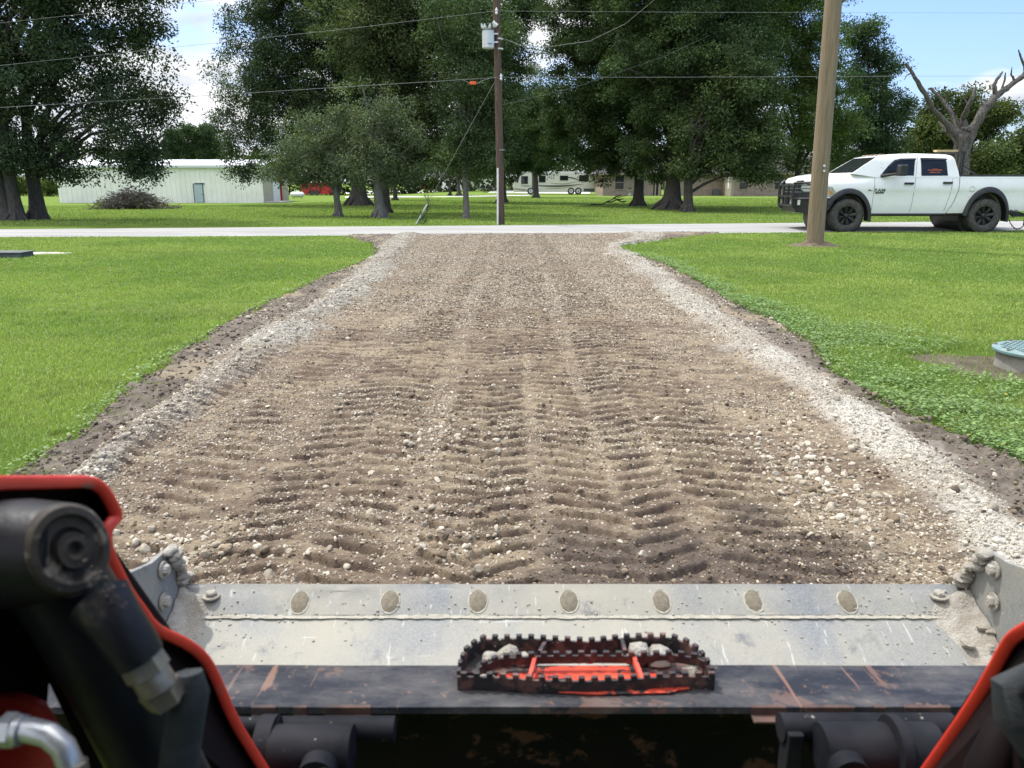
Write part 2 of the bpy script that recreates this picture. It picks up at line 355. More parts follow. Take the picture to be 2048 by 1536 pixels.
# ground: one sheet
gx = np.concatenate([-np.geomspace(3000, 60, 14), np.linspace(-55, 55, 90), np.geomspace(60, 3000, 14)])
gy = np.concatenate([[-60, -20, -5], np.linspace(0, 130, 110), np.geomspace(140, 4000, 18)])
X, Y = np.meshgrid(gx, gy); Z = terr(X, Y)
Z = Z + .03*(fbm(X*.2, Y*.2, 3)-.5)*ss(27, 34, Y)
nx = len(gx); I = np.arange(len(gy)-1)[:, None]*nx+np.arange(nx-1)[None]
FQ = np.stack([I, I+1, I+nx+1, I+nx], -1).reshape(-1, 4)
m, nt, b = newmat('lawn_ground'); v = coords(nt); b.inputs['Roughness'].default_value = .95; b.inputs['Specular IOR Level'].default_value = .1
c = mixc(nt, ramp(nt, noise(nt, coords(nt, (1, 3, 1)), .35, 6, .6), [(.35, 0.0), (.65, 1.0)]), (.13, .20, .028), (.18, .26, .042))
c = mixc(nt, ramp(nt, noise(nt, v, 28, 6, .75), [(.35, .0), (.7, .75)]), c, (.055, .095, .02))
nt.links.new(c, b.inputs['Base Color']); bump(nt, b, noise(nt, v, 30, 5, .8), 1, .05); M['lawn'] = m
g = npmesh('ground', np.stack([X, Y, Z], -1).reshape(-1, 3), FQ, m, smooth=True); tag(g, kind='structure')

# road sheet
xs = np.linspace(-140, 140, 281); rows = np.linspace(0, 1, 17); V = []
for t in rows:
    yy = ynear(xs)*(1-t)+yfar(xs)*t; e = .05*(vn(xs*2.3, t*0+xs*0, 3)-.5) if t in (0, 1) else 0
    V.append(np.stack([xs, yy+e*3, np.full_like(xs, -.03 if t in (0, 1) else .025+.05*math.sin(PI*t))], -1))
V = np.concatenate(V); n_ = len(xs); I = np.arange(len(rows)-1)[:, None]*n_+np.arange(n_-1)[None]
m, nt, b = newmat('road_chip_seal'); v = coords(nt); b.inputs['Roughness'].default_value = .9
c = mixc(nt, ramp(nt, noise(nt, coords(nt, (.15, 1, 1)), 1.6, 6), [(.35, 0.0), (.65, 1.0)]), (.22, .217, .21), (.33, .322, .305))
c = mixc(nt, ramp(nt, noise(nt, v, 40, 5, .8), [(.5, .0), (.7, .5)]), c, (.24, .235, .24)); nt.links.new(c, b.inputs['Base Color'])
bump(nt, b, noise(nt, v, 60, 4), .4, .01)
tag(npmesh('road', V, np.stack([I, I+1, I+n_+1, I+n_], -1).reshape(-1, 4), m, smooth=True), kind='structure')

# driveway: finely displaced sheet
def bands(x, y):
    h = np.zeros_like(x); mk = np.zeros_like(x)
    for k, (x0, sl_, wd, per, amp, ph, sk) in enumerate([(-.30, .010, .13, .125, 1.1, 0, .10), (-.03, .006, .13, .13, 1.1, 2.3, -.12), (.30, -.002, .15, .12, 1.2, 1.3, .14), (-1.05, .035, .15, .135, 1.0, 2.2, -.12), (1.12, -.020, .16, .125, 1.0, 4., .12),
                                           (-.66, .004, .14, .13, 1.1, .7, .13), (.62, .002, .12, .13, 1.1, 3., -.13), (.86, -.006, .11, .12, 1., 1., .1), (-1.48, .015, .15, .14, .9, 1.9, .1), (-1.85, -.02, .12, .13, .7, 3.9, -.1)]):
        xc = x0+sl_*y+.04*np.sin(y*.5+ph); d = (x-xc)/wd
        e = 1-ss(.80, 1.02, np.abs(d)+.25*(vn(x*14, y*14, k)-.5))
        wv = .022*(fbm(x*8, y*4+ph, 3, k)-.5)*4
        q = np.sin((y+wv+sk*.35*d)/per*2*PI+ph)
        dent = ss(.42, .70, q); lip = ss(.2, .8, np.sin((y+wv+sk*.35*d-.036)/per*2*PI+ph))
        f = ss(.12, .30, fbm(x*1.1+k*9, y*.45, 3, k+2))*(.6+.6*vn(x*16+k, y*13, 5))
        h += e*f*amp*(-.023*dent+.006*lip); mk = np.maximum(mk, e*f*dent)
    return h, mk
def soil_height(x, y):
    h, mk = bands(x, y)
    h = h+.020*(fbm(x*2.4, y*1.5, 3, 1)-.5)+.010*(fbm(x*11, y*17, 3, 2)-.5)+.016*(fbm(x*42, y*50, 3, 4)-.5)
    for c_, w_, a_ in ((bl, bwl, .045), (brr, bwr, .03)):
        d = np.abs(x-c_(y))/w_(y); h = h+a_*(1-ss(.3, 1.3, d))*(.5+fbm(x*6, y*6, 3, 6))
    dkz = np.maximum(ss(-.05, .1, bl(y)-bwl(y)*.8-x), ss(-.05, .1, x-brr(y)-bwr(y)*.8)); h = h+dkz*(.030*(fbm(x*7, y*13, 4, 3)-.5)+.016*np.sin((y+.3*x+.05*vn(x*6, y*4, 2))*2*PI/.17)*ss(.35, .55, fbm(x*2, y*.8, 2, 4)))
    return h+.032, mk
ny_, nx_ = 1050, 820
yy = np.geomspace(1.5, 24.2, ny_); tt = np.linspace(-1, 1, nx_)
Y = np.repeat(yy[:, None], nx_, 1); hw = 3.3+.10*Y; X = .35+tt[None]*hw
H, MK = soil_height(X, Y)
ed = .10*(fbm(X*3, Y*3, 3, 5)-.5)*2
inL = X-(xl(Y)+ed); inR = (xr(Y)-ed)-X
dd = np.minimum(np.minimum(inL, inR), (ynear(X)+.12*(fbm(X*2, Y, 3, 3)-.5)*4-Y+.35))
# edge strips outside the gravel berms (dark soil)
H = np.where(dd > 0, H*ss(0, .10, dd), -.05*ss(0, .06, -dd)-.004)
def zones(x, y):
    gl = (1-ss(.45, 1.2, np.abs(x-bl(y))/bwl(y)+1.3*(fbm(x*6, y*3.5, 4, 1)-.5)))*(.45+.55*ss(.35, .55, fbm(x*2, y*1.2, 3, 3)))
    gr = (1-ss(.45, 1.3, np.abs(x-brr(y))/bwr(y)+1.3*(fbm(x*6, y*3.5, 4, 2)-.5)))*(.55+.45*ss(.35, .55, fbm(x*2, y*1.2, 3, 5)))
    dk = np.maximum(ss(-.05, .1, bl(y)-bwl(y)*.8-x), ss(-.05, .1, x-brr(y)-bwr(y)*.8))
    return gl, gr, dk
gl, gr, dk = zones(X, Y)
def C(*c): return np.array(c)
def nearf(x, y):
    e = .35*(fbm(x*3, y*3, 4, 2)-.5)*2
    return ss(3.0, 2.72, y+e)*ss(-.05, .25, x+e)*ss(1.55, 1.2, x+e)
tan, brown, moist_shade = C(.222, .176, .122), C(.140, .104, .075), C(.080, .057, .044)
n1 = fbm(X*1.6, Y*2.6, 4, 3); n2 = fbm(X*9, Y*18, 3, 5)
a = ss(.42, .62, n1*.55+n2*.45)[..., None]; col = tan*(1-a)+brown*a
a = (ss(.52, .66, fbm(X*5, Y*14, 4, 6))*.6+.45*MK)[..., None]; col = col*(1-a)+moist_shade*a  # moist soil in patches; tread dents also get their shade painted in
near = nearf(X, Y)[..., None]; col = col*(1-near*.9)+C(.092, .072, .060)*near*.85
farm = ss(8, 14, Y)[..., None]; col = col*(1-farm*.45)+C(.17, .138, .108)*farm*.45
dkc = C(.125, .105, .086)*(1+1.1*(n2[..., None]-.5)); pt = ss(.55, .7, fbm(X*2.2, Y*1.5, 3, 4))[..., None]; dkc = dkc*(1-pt)+C(.22, .18, .13)*pt
col = col*(1-dk[..., None])+dkc*dk[..., None]
col = col*(1-gl[..., None]*.9)+C(.29, .272, .238)*gl[..., None]*.9
col = col*(1-gr[..., None]*.95)+C(.40, .38, .34)*gr[..., None]*.95
col = col*(.8+.4*fbm(X*40, Y*50, 2, 1))[..., None]
I = np.arange(ny_-1)[:, None]*nx_+np.arange(nx_-1)[None]; FQ = np.stack([I, I+1, I+nx_+1, I+nx_], -1)
keep = (dd[:-1, :-1] > -.2) | (dd[1:, 1:] > -.2)
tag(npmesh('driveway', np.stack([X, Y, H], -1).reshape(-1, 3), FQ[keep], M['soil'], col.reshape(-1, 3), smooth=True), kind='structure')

# ------------------------------------------------------------------ loose gravel
def ico(sub):
    bm = bmesh.new(); bmesh.ops.create_icosphere(bm, subdivisions=sub, radius=1)
    v = np.array([q.co[:] for q in bm.verts]); f = np.array([[x.index for x in q.verts] for q in bm.faces]); bm.free(); return v, f
def protos(sub, n):
    v, f = ico(sub); out = []
    for k in range(n):
        p = v.copy()
        for _ in range(7):
            d = rng.normal(size=3); d /= np.linalg.norm(d); e = np.maximum(p@d-rng.uniform(.5, .9), 0); p -= e[:, None]*d
        p *= rng.uniform([.75, .7, .5], [1.2, 1.1, .85]); p *= 1+rng.uniform(-.06, .06, (len(p), 1)); out.append(p)
    return np.array(out), f
def scatter(px_, py_, pz_, sz, cl, sub, seed):
    P, f = protos(sub, 14); n = len(px_); k = rng.integers(0, 14, n); V = P[k]*sz[:, None, None]
    q = rng.normal(size=(n, 4)); q[:, 1:3] *= .35; q /= np.linalg.norm(q, axis=1)[:, None]
    w_, x, y, z = q.T
    R = np.stack([1-2*(y*y+z*z), 2*(x*y-z*w_), 2*(x*z+y*w_), 2*(x*y+z*w_), 1-2*(x*x+z*z), 2*(y*z-x*w_), 2*(x*z-y*w_), 2*(y*z+x*w_), 1-2*(x*x+y*y)], -1).reshape(n, 3, 3)
    V = np.einsum('nij,nvj->nvi', R, V); V += np.stack([px_, py_, pz_], -1)[:, None]
    nv = P.shape[1]; FF = f[None]+(np.arange(n)*nv)[:, None, None]
    return V.reshape(-1, 3), FF.reshape(-1, 3), np.repeat(cl, nv, 0)
def gravel(name, n, y0, y1, s0, s1, sub, label, dens, pw=1.0):
    u = rng.random(n); y = y0*(y1/y0)**(u**pw); x = rng.uniform(xl(y)-.15, xr(y)+.15)
    gl, gr, dk = zones(x, y); d = dens(x, y, gl, gr, dk); d = np.where((x > xl(y)+.02) & (x < xr(y)-.02) & (y < ynear(x)+.1), d, 0)
    k = rng.random(n) < d; x, y, gl, gr, dk = x[k], y[k], gl[k], gr[k], dk[k]; n = len(x)
    sz = s0*(s1/s0)**(rng.random(n)**2.2); sz = np.maximum(sz, y*.00068)
    h = soil_height(x, y)[0]; z = h+sz*rng.uniform(-.15, .35, n)
    wgt = rng.random((n, 1)); c = C(.56, .53, .47)*wgt+C(.27, .245, .205)*(1-wgt)
    br_ = (rng.random(n) < .34*(1-np.maximum(gl, gr)))[:, None]; c = np.where(br_, c*C(.5, .44, .38), c)
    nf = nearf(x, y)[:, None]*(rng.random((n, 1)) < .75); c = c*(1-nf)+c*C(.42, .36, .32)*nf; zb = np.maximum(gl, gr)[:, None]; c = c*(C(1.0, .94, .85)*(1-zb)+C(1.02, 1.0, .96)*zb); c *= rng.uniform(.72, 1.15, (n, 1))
    if name == 'soil_clods': c = C(.14, .112, .088)*rng.uniform(.55, 1.25, (n, 1))
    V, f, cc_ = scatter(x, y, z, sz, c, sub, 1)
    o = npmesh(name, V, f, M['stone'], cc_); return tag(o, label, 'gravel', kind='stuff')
pa = lambda x, y: ss(.40, .64, fbm(x*1.5, y*1.5, 3, 7))
cl1 = lambda x, y: np.exp(-((x-1.40-(y-3.3)*.14)**2/.06+(y-3.5)**2/.9)*1.4)+np.exp(-((x+.2)**2/.02+(y-2.67)**2/.02))+.8*np.exp(-((x+.38-.0*y)**2/.04+(y-4.0)**2/.09))+.8*np.exp(-((x+1.15)**2/.1+(y-2.6)**2/.03))
gravel('gravel', 520000, 2.15, 13, .0028, .011, 1, 'loose pale limestone pebbles strewn over the brown driveway', lambda x, y, a, b_, d: ss(13, 7, y)*np.clip(.19+.42*pa(x, y)+.75*a+.45*b_-.45*d, .03, 1), .95)
gravel('gravel_far', 330000, 6.5, 23.5, .006, .017, 1, 'distant pale pebbles on the driveway towards the road', lambda x, y, a, b_, d: ss(6.0, 10, y)*np.clip(.22+.45*pa(x, y)+.8*a+.4*b_-.25*d, .02, 1))
gravel('gravel_coarse', 36000, 2.2, 14, .011, .027, 2, 'coarse broken limestone lumps in ridges along the driveway edges', lambda x, y, a, b_, d: np.clip((.010+.03*ss(.5, .7, fbm(x*1.2, y*.8, 3, 2)))+.75*a*ss(.3, .6, fbm(x*3, y*2, 3, 6))+.30*b_*ss(9, 5, y)*ss(.1, -.15, x-brr(y))+.75*cl1(x, y), 0, 1))

gravel('soil_clods', 60000, 2.3, 20, .006, .022, 2, 'dark crumbly soil clods along the bare strips beside the driveway', lambda x, y, a, b_, d: np.clip(.015*(1-np.maximum(a, b_))+.5*d, 0, 1))
# ------------------------------------------------------------------ grass
def blades(name, x, y, hgt, wid, cols, label):
    n = len(x); a = rng.uniform(0, 2*PI, n); dx, dy = np.cos(a), np.sin(a); b_ = rng.uniform(0, 2*PI, n); bd = hgt*rng.uniform(.15, .75, n)
    ex, ey = np.cos(b_)*bd, np.sin(b_)*bd; z0 = terr(x, y)-.005; hw_ = wid/2
    def P(sx_, t, wv): return np.stack([x+dx*hw_*wv*sx_+ex*t*t, y+dy*hw_*wv*sx_+ey*t*t, z0+hgt*t*(1-.25*t)], -1)
    V = np.stack([P(-1, 0, 1), P(1, 0, 1), P(1, .55, .8), P(-1, .55, .8), P(0, 1, 0)], 1).reshape(-1, 3)
    i = np.arange(n)[:, None]*5
    T = np.concatenate([i+np.array([[0, 1, 2]]), i+np.array([[0, 2, 3]]), i+np.array([[3, 2, 4]])])
    o = npmesh(name, V, T, M['grass'], np.repeat(cols, 5, 0)); return tag(o, label, 'grass', kind='stuff')
MH = [(at(2080, 738).x, at(2080, 738).y)]
def bare(x, y):
    e = .25*(fbm(x*4, y*4, 3, 2)-.5)*2
    r = np.hypot((x-MH[0][0]+.15)/.85, (y-MH[0][1]-.1)/.62)+e
    p = at(1630, 493); r2 = np.hypot(x-p.x, (y-p.y)/.8)/.45+e
    q = at(75, 507); r3 = np.hypot((x-q.x)/.8, (y-q.y)/.35)+e
    return np.minimum(np.minimum(r, r2), r3)
def grass_field(n, y0, y1, side):
    y = y0*(y1/y0)**rng.random(n)
    if side < 0: e = xl(y); x = e-(-(-.95*y-1.6)+e)*rng.random(n)
    else: e = xr(y); x = e+(.90*y+1.6-e)*rng.random(n)
    edge = np.abs(x-e); k = edge > .34*(fbm(x*4, y*4, 4, 5)-.40)
    k &= (y < ynear(x)-.05) & (rng.random(n) < ss(.65, 1.25, bare(x, y))+.12)
    return x[k], y[k], edge[k]
def gcol(x, y, n):
    t = ss(.3, .7, fbm(x*.8, y*.8, 4, 2))[:, None]; r = rng.random((n, 1))
    c = C(.20, .285, .070)*(1-t)+C(.285, .355, .095)*t; c = c*(.7+.6*r); t2 = ss(.55, .75, fbm(x*.35+3, y*1.1, 4, 6))[:, None]; c = c*(1-.22*t2)+C(.30, .31, .11)*.22*t2; t3 = ss(.6, .8, fbm(x*4, y*7, 3, 1))[:, None]; c = c*(1-.22*t3)
    dry = rng.random((n, 1)) < .035; return np.where(dry, C(.36, .32, .14)*(.7+.5*r), c)
PX, PY = [], []
for side in (-1, 1):
    for n, a_, b_ in ((300000, 2.4, 9), (260000, 8, 23)):
        x, y, e = grass_field(n, a_, b_, side); PX.append(x); PY.append(y)
x = np.concatenate(PX); y = np.concatenate(PY); n = len(x)
hg = rng.uniform(.028, .060, n)*(.8+.5*fbm(x*2, y*2, 2, 3)); wd = np.maximum(.0032, y*.00085)*rng.uniform(.8, 1.3, n)
blades('grass', x, y, hg, wd, gcol(x, y, n), 'bright green mown lawn grass on both sides of the driveway')
n = 220000; y = 25.5*(75/25.5)**rng.random(n); x = rng.uniform(-.85, .85, n)*y; k = (y > yfar(x)+.05); x, y = x[k], y[k]; n = len(x)
blades('grass_across_road', x, y, rng.uniform(.05, .08, n), y*.00075*rng.uniform(.8, 1.3, n), gcol(x, y, n)*.95, 'shaded lawn grass under the trees across the road')
nt_ = 1500; y = 2.5*(21/2.5)**rng.random(nt_); sd_r = rng.random(nt_) < .5; of = rng.exponential(.10, nt_); x = np.where(sd_r, xr(y)-of, xl(y)+of)
y = np.repeat(y, 16)+rng.normal(0, .022, nt_*16); x = np.repeat(x, 16)+rng.normal(0, .022, nt_*16); n = len(x)
blades('grass_tufts', x, y, rng.uniform(.02, .075, n), np.maximum(.003, y*.0008), gcol(x, y, n)*.9, 'ragged grass tufts creeping onto the bare soil beside the driveway')
# clover and broad leaf weeds along the edges
n = 95000; y = 2.6*(15/2.6)**rng.random(n); side = rng.random(n) < .03
xe = np.where(side, xl(y), xr(y)); s_ = np.where(side, -1, 1); reach = np.where(side, .10, np.clip(.35+1.3*np.exp(-((y-5.6)/1.9)**2), .3, 1.7))
off = reach*rng.random(n)**1.1*1.15-.05; x = xe+s_*off
k = (fbm(x*1.7, y*1.7, 3, 4)*.6+fbm(x*9, y*9, 3, 1)*.5+.3*(1-off/reach)+rng.normal(0, .10, n) > .73) & (bare(x, y) > .8); x, y = x[k], y[k]; n = len(x)
R_ = .0035+.009*rng.random(n)**1.5*(.8+y*.03); th = rng.uniform(0, 2*PI, n); zz_ = rng.uniform(.012, .075, n)*(.5+fbm(x*5, y*5, 2, 2)); tl = rng.uniform(0, .55, n)
ang = np.linspace(0, 2*PI, 6, endpoint=False); ca, sa = np.cos(ang)[None], np.sin(ang)[None]
lx = R_[:, None]*ca; ly = R_[:, None]*sa; lz = lx*np.tan(tl)[:, None]
V = np.stack([x[:, None]+lx*np.cos(th)[:, None]-ly*np.sin(th)[:, None], y[:, None]+lx*np.sin(th)[:, None]+ly*np.cos(th)[:, None], zz_[:, None]+lz], -1).reshape(-1, 3)
cl_ = C(.175, .262, .085)*(.6+.8*rng.random((n, 1))); yl = rng.random((n, 1)) < .012; cl_ = np.where(yl, C(.4, .34, .06), cl_)
tag(npmesh('clover', V, np.arange(n*6).reshape(n, 6), M['grass'], np.repeat(cl_, 6, 0)), 'low round-leaved clover patch creeping along the driveway edge', 'ground cover', kind='stuff')
# bare dirt patches in the lawn
def patch(name, cx_, cy_, rx, ry, c1, hump=.0, seed=0):
    nr, na = 26, 60; V = [(cx_, cy_, .012+hump)]; Fv = []
    for i in range(1, nr+1):
        for j in range(na):
            a_ = 2*PI*j/na; t = i/nr; k_ = 1+.35*(vn(math.cos(a_)*1.5+5+seed, math.sin(a_)*1.5+5, 2)-.5)*2
            X_, Y_ = cx_+rx*t*k_*math.cos(a_), cy_+ry*t*k_*math.sin(a_)
            V.append((X_, Y_, .012*(1-t)+hump*(1-t)**1.3*(.6+.8*float(vn(X_*14, Y_*14, 1)))+.012*float(fbm(X_*20, Y_*20, 3, 3)-.5)*(1-t)-.006*t+float(terr(X_, Y_))))
    T = [(0, 1+j, 1+(j+1) % na) for j in range(na)]
    for i in range(nr-1):
        for j in range(na):
            p, q, r, s = 1+i*na+j, 1+i*na+(j+1) % na, 1+(i+1)*na+(j+1) % na, 1+(i+1)*na+j; T += [(p, q, r), (p, r, s)]
    V = np.array(V); cc = np.array(c1)*(.6+.8*fbm(V[:, 0]*8, V[:, 1]*8, 4, 2))[:, None]
    return tag(npmesh(name, V, np.array(T), M['soil'], cc, smooth=True), kind='structure')
patch('bare_ground', MH[0][0]-.15, MH[0][1]+.1, .95, .62, (.10, .082, .06))
pp = at(1632, 492); patch('dirt_mound', pp.x, pp.y, .62, .5, (.13, .105, .075), .16, 3)
q = at(75, 507); patch('gravel_patch', q.x, q.y, .85, .35, (.42, .40, .36), .02, 5)

# ------------------------------------------------------------------ trees
def leafcloud(cents, crad, per, L, W, base, var, droop=.25, flat=.7):
    n = len(cents)*per; c = np.repeat(cents, per, 0); r = np.repeat(crad, per)
    d = rng.normal(size=(n, 3)); d /= np.linalg.norm(d, axis=1)[:, None]; d *= (rng.random(n)**.6)[:, None]; d[:, 2] *= flat
    tw = d*r[:, None]; p = c+tw
    ax = d+rng.normal(size=(n, 3))*.65; ax[:, 2] -= droop; ax /= np.linalg.norm(ax, axis=1)[:, None]
    nn = rng.normal(size=(n, 3)); nn[:, 2] += .5; sd = np.cross(ax, nn); sd /= np.linalg.norm(sd, axis=1)[:, None]
    l = L*rng.uniform(.6, 1.3, n)[:, None]; w_ = W*rng.uniform(.7, 1.3, n)[:, None]
    V = np.stack([p, p+ax*l*.5+sd*w_*.5, p+ax*l, p+ax*l*.5-sd*w_*.5], 1).reshape(-1, 3)
    tone = np.repeat(rng.uniform(1-var, 1+var, len(cents)), per)*rng.uniform(.65, 1.35, n)
    hue = np.repeat(rng.random(len(cents)), per)[:, None]; b0 = np.array(base)
    cc = (b0*(1-hue)+b0*C(1.28, 1.14, .85)*hue)*tone[:, None]
    return V, np.repeat(cc, 4, 0)
OAK = (.052, .080, .046); GREY = (.104, .138, .088); PEC = (.056, .090, .042); LITE = (.085, .135, .040); CON = (.050, .086, .046)
TREES = {}
def tree(name, label, base_px, rad, ells, base=OAK, group=None, leaf=(.15, .065), cl=.75, dens=1.0, per=None, bark='bark', stems=None, dep=.85, flare=1.5, lean=0, nl=26, var=.35, floor=1.1, thin=1.0):
    B = at(*base_px); dep_ax = (B.x*0+B.y)*cp - (B.z-CH)*sp; s = dep_ax/F        # metres per pixel there
    root = thing(name, label, 'tree', B, group)
    E = []
    for (u, v, ru, rv, *o) in ells:
        c0 = py(u, v, B.y+(o[0] if o else 0)); E.append((c0, ru*s, rv*s, min(ru, 1.4*rv)*s*dep))
    cents, rads = [], []
    for c0, rx, rz, ry in E:
        vol = 4.19*rx*rz*ry; n = int(max(8, dens*1.25*vol/(cl**3)/1.9))
        n = min(n, int(900*dens))
        d = rng.normal(size=(n, 3)); d /= np.linalg.norm(d, axis=1)[:, None]; d *= (rng.random(n)**.38)[:, None]
        wob = 1+.22*(fbm(d[:, 0]*3+c0.x, d[:, 2]*3+c0.z, 2, 3)-.5)*2
        P = np.array(c0)+d*np.array([rx, ry, rz])*wob[:, None]; k = P[:, 2]-cl*.5 > B.z+floor+rng.random(n)*.3; cents.append(P[k]); rads.append(rng.uniform(.55, 1.25, k.sum())*cl)
    cents = np.concatenate(cents); rads = np.concatenate(rads)
    if not len(cents): raise ValueError(label)
    per = per or int(270*(cl/.75)**2)
    per = max(20, int(per*min(1, 270000/(len(cents)*per))))
    V, cc = leafcloud(cents, rads, per, leaf[0]*.86, leaf[1]*1.0, base, var)
    npmesh('crown', V, np.arange(len(V)).reshape(-1, 4), M['leaf'], cc, parent=root)
    # trunk and limbs
    mb = MB(); stems = stems or [(0, 0)]
    top = max(c0.z for c0, *_ in E)
    tp = None
    for si, (du, ln) in enumerate(stems):
        b0 = Vector((B.x+du*s, B.y+random.uniform(-.1, .1), B.z-.1)); hgt = max(3.0, (top-B.z)*.8); pts, rr = [], []
        for i in range(14):
            t = i/13; h_ = hgt*t**1.3; z_ = h_
            pts.append(b0+Vector((ln*z_*.12+lean*z_+min(.08, rad*.12)*math.sin(i*.8+si), .03*math.sin(i*.9), z_)))
            rr.append(rad*(1-.72*t)+(flare-1)*rad*math.exp(-h_/(rad*.9)))
        mb.tube(pts, rr, 14, .10, seed=si+int(B.x*10)); tp = tp or pts
        for k in range(6):      # root flare
            a_ = k*PI/3+si; e_ = b0+Vector((math.cos(a_)*rad*(flare+.35), math.sin(a_)*rad*(flare+.35), .03)); mb.tube([b0+Vector((math.cos(a_)*rad*.5, math.sin(a_)*rad*.5, rad*1.6)), b0+Vector((math.cos(a_)*rad*flare*.85, math.sin(a_)*rad*flare*.85, rad*.45+.1)), e_], [rad*.36, rad*.26, rad*.06], 7)
    R2 = random.Random(int(B.x*7)+3)
    for k in range(nl):
        c = Vector(cents[R2.randrange(len(cents))]); st = tp[R2.randrange(4, 13)]
        if c.z < st.z-1.0: st = tp[4+R2.randrange(2)]
        mid = st.lerp(c, .5)+Vector((0, 0, .12*(c-st).length)); r0 = rad*R2.uniform(.2, .38)
        mb.tube([st, st.lerp(mid, .5)+Vector((R2.uniform(-.1, .1), 0, .05)), mid, mid.lerp(c, .5), c], [r0, r0*.8, r0*.55, r0*.35, .02], 6)
    mb.obj('trunk', M[bark], root, smooth=True, angle=60)
    return root

FG = 'large shade trees on the lawn across the road'
tree('oak_tree', 'broad dark oak on two fused trunks at the far left of the lawn', (24, 441), .26, [(40, 60, 130, 170), (20, 230, 90, 100), (110, -130, 190, 140), (50, 310, 80, 55), (-70, 150, 110, 170)], stems=[(-9, -.25), (11, .2)], group=FG, nl=20)
tree('oak_tree', 'dark spreading oak on one short trunk left of the brush pile', (74, 439), .30, [(190, 60, 110, 95), (255, 150, 85, 80), (180, 210, 110, 90), (265, 245, 88, 65), (140, 310, 90, 50), (235, 320, 80, 48), (185, 352, 55, 20), (115, 352, 45, 18), (290, 330, 40, 34), (225, -70, 120, 90), (322, 205, 45, 38), (285, 350, 32, 22), (285, 60, 35, 30)], stems=[(0, .3)], group=FG, dens=.62)
tree('oak_tree', 'huge dark oak with a flared black trunk behind the two pale-leaved trees', (718, 411), .46, [(560, 90, 105, 130), (520, 205, 90, 75), (500, 290, 72, 52), (470, 335, 45, 30), (660, 60, 160, 150), (620, 230, 130, 100), (760, 170, 120, 130), (640, -90, 200, 110), (490, 355, 50, 20), (560, 345, 60, 26), (445, 130, 36, 55, 2), (455, 240, 40, 30), (800, 300, 90, 60)], group=FG, flare=1.9, dens=.85, leaf=(.17, .07))
tree('young_oak_tree', 'grey-green young oak with a slim pale trunk, nearest the metal building', (676, 433), .17, [(640, 280, 85, 62), (585, 325, 66, 42), (555, 345, 34, 26), (690, 225, 50, 55), (655, 352, 85, 32), (700, 335, 60, 42), (610, 355, 45, 22)], base=GREY, bark='bark_pale', group='pair of small grey-green oaks', cl=.5, leaf=(.12, .05), nl=14, floor=.9, flare=1.3)
tree('young_oak_tree', 'grey-green young oak with a thick pale trunk left of the slanting guy wire', (760, 435), .26, [(765, 250, 66, 80), (740, 320, 75, 50), (800, 300, 52, 70), (790, 215, 34, 42), (765, 356, 78, 28), (810, 350, 40, 26)], base=GREY, bark='bark_pale', group='pair of small grey-green oaks', cl=.5, leaf=(.12, .05), nl=14, floor=.9, flare=1.3)
tree('oak_tree', 'dark oak whose black trunk stands just behind the thick pale trunk', (771, 426), .24, [(850, 90, 110, 100), (840, 220, 90, 90), (830, -60, 130, 100), (800, 330, 60, 32), (890, 310, 60, 50), (740, 60, 110, 110), (880, 230, 80, 60), (780, 350, 60, 20)], group=FG, base=(.062, .086, .042))
tree('pecan_tree', 'leafy pecan with a slender light grey trunk left of the dark utility pole', (932, 437), .14, [(935, 170, 70, 110), (915, 300, 75, 48), (985, 290, 60, 50), (960, 60, 75, 80), (985, 200, 60, 70), (900, 50, 60, 80)], base=PEC, bark='bark_pale', group=FG, leaf=(.17, .05), cl=.6, flare=1.25)
tree('pecan_tree', 'large dark pecan directly behind the dark utility pole', (1004, 405), .3, [(975, 130, 85, 100), (1010, 255, 85, 70), (940, 20, 90, 80), (1040, 15, 60, 45), (930, 320, 70, 36), (1000, 335, 70, 22), (1060, 215, 40, 40)], base=PEC, group=FG, leaf=(.22, .08), cl=.9, nl=14)
tree('pecan_tree', 'dark pecan shading the front of the motorhome', (1072, 395), .27, [(1060, 270, 80, 62), (1090, 325, 70, 30), (1010, 320, 60, 34), (1060, 190, 45, 50), (1120, 260, 60, 50), (1030, 335, 50, 20)], base=PEC, group=FG, leaf=(.24, .08), cl=1.1, nl=14, floor=2.0)
tree('pecan_tree', 'tall pecan with a dark trunk beside the fallen branch', (1275, 412), .33, [(1180, 130, 85, 95), (1165, 255, 85, 60), (1270, 60, 110, 95), (1145, 20, 55, 60), (1120, 70, 40, 50), (1250, 230, 90, 90), (1220, 330, 85, 34), (1300, 325, 60, 34), (1200, 300, 60, 40), (1250, -80, 170, 80), (1200, 215, 120, 60, 4), (1105, 190, 38, 45)], base=PEC, group=FG, leaf=(.2, .07), dens=.9)
tree('pecan_tree', 'giant pecan with a very wide buttressed trunk in front of the brick house', (1343, 419), .42, [(1370, 120, 150, 120), (1400, 250, 130, 90), (1330, 310, 90, 42), (1440, 325, 90, 36), (1370, 345, 80, 18), (1380, -60, 210, 110), (1460, 120, 100, 110)], base=PEC, group=FG, leaf=(.19, .065), flare=2.3, stems=[(-3, .15)], dens=.95)
tree('pecan_tree', 'pecan on a straight dark trunk overlapping the buttressed one', (1374, 424), .27, [(1480, 180, 75, 90), (1430, 270, 80, 70), (1410, 335, 75, 24), (1500, 290, 70, 50), (1520, 345, 60, 20)], base=(.06, .09, .04), group=FG, leaf=(.2, .075), flare=1.3, cl=.65)
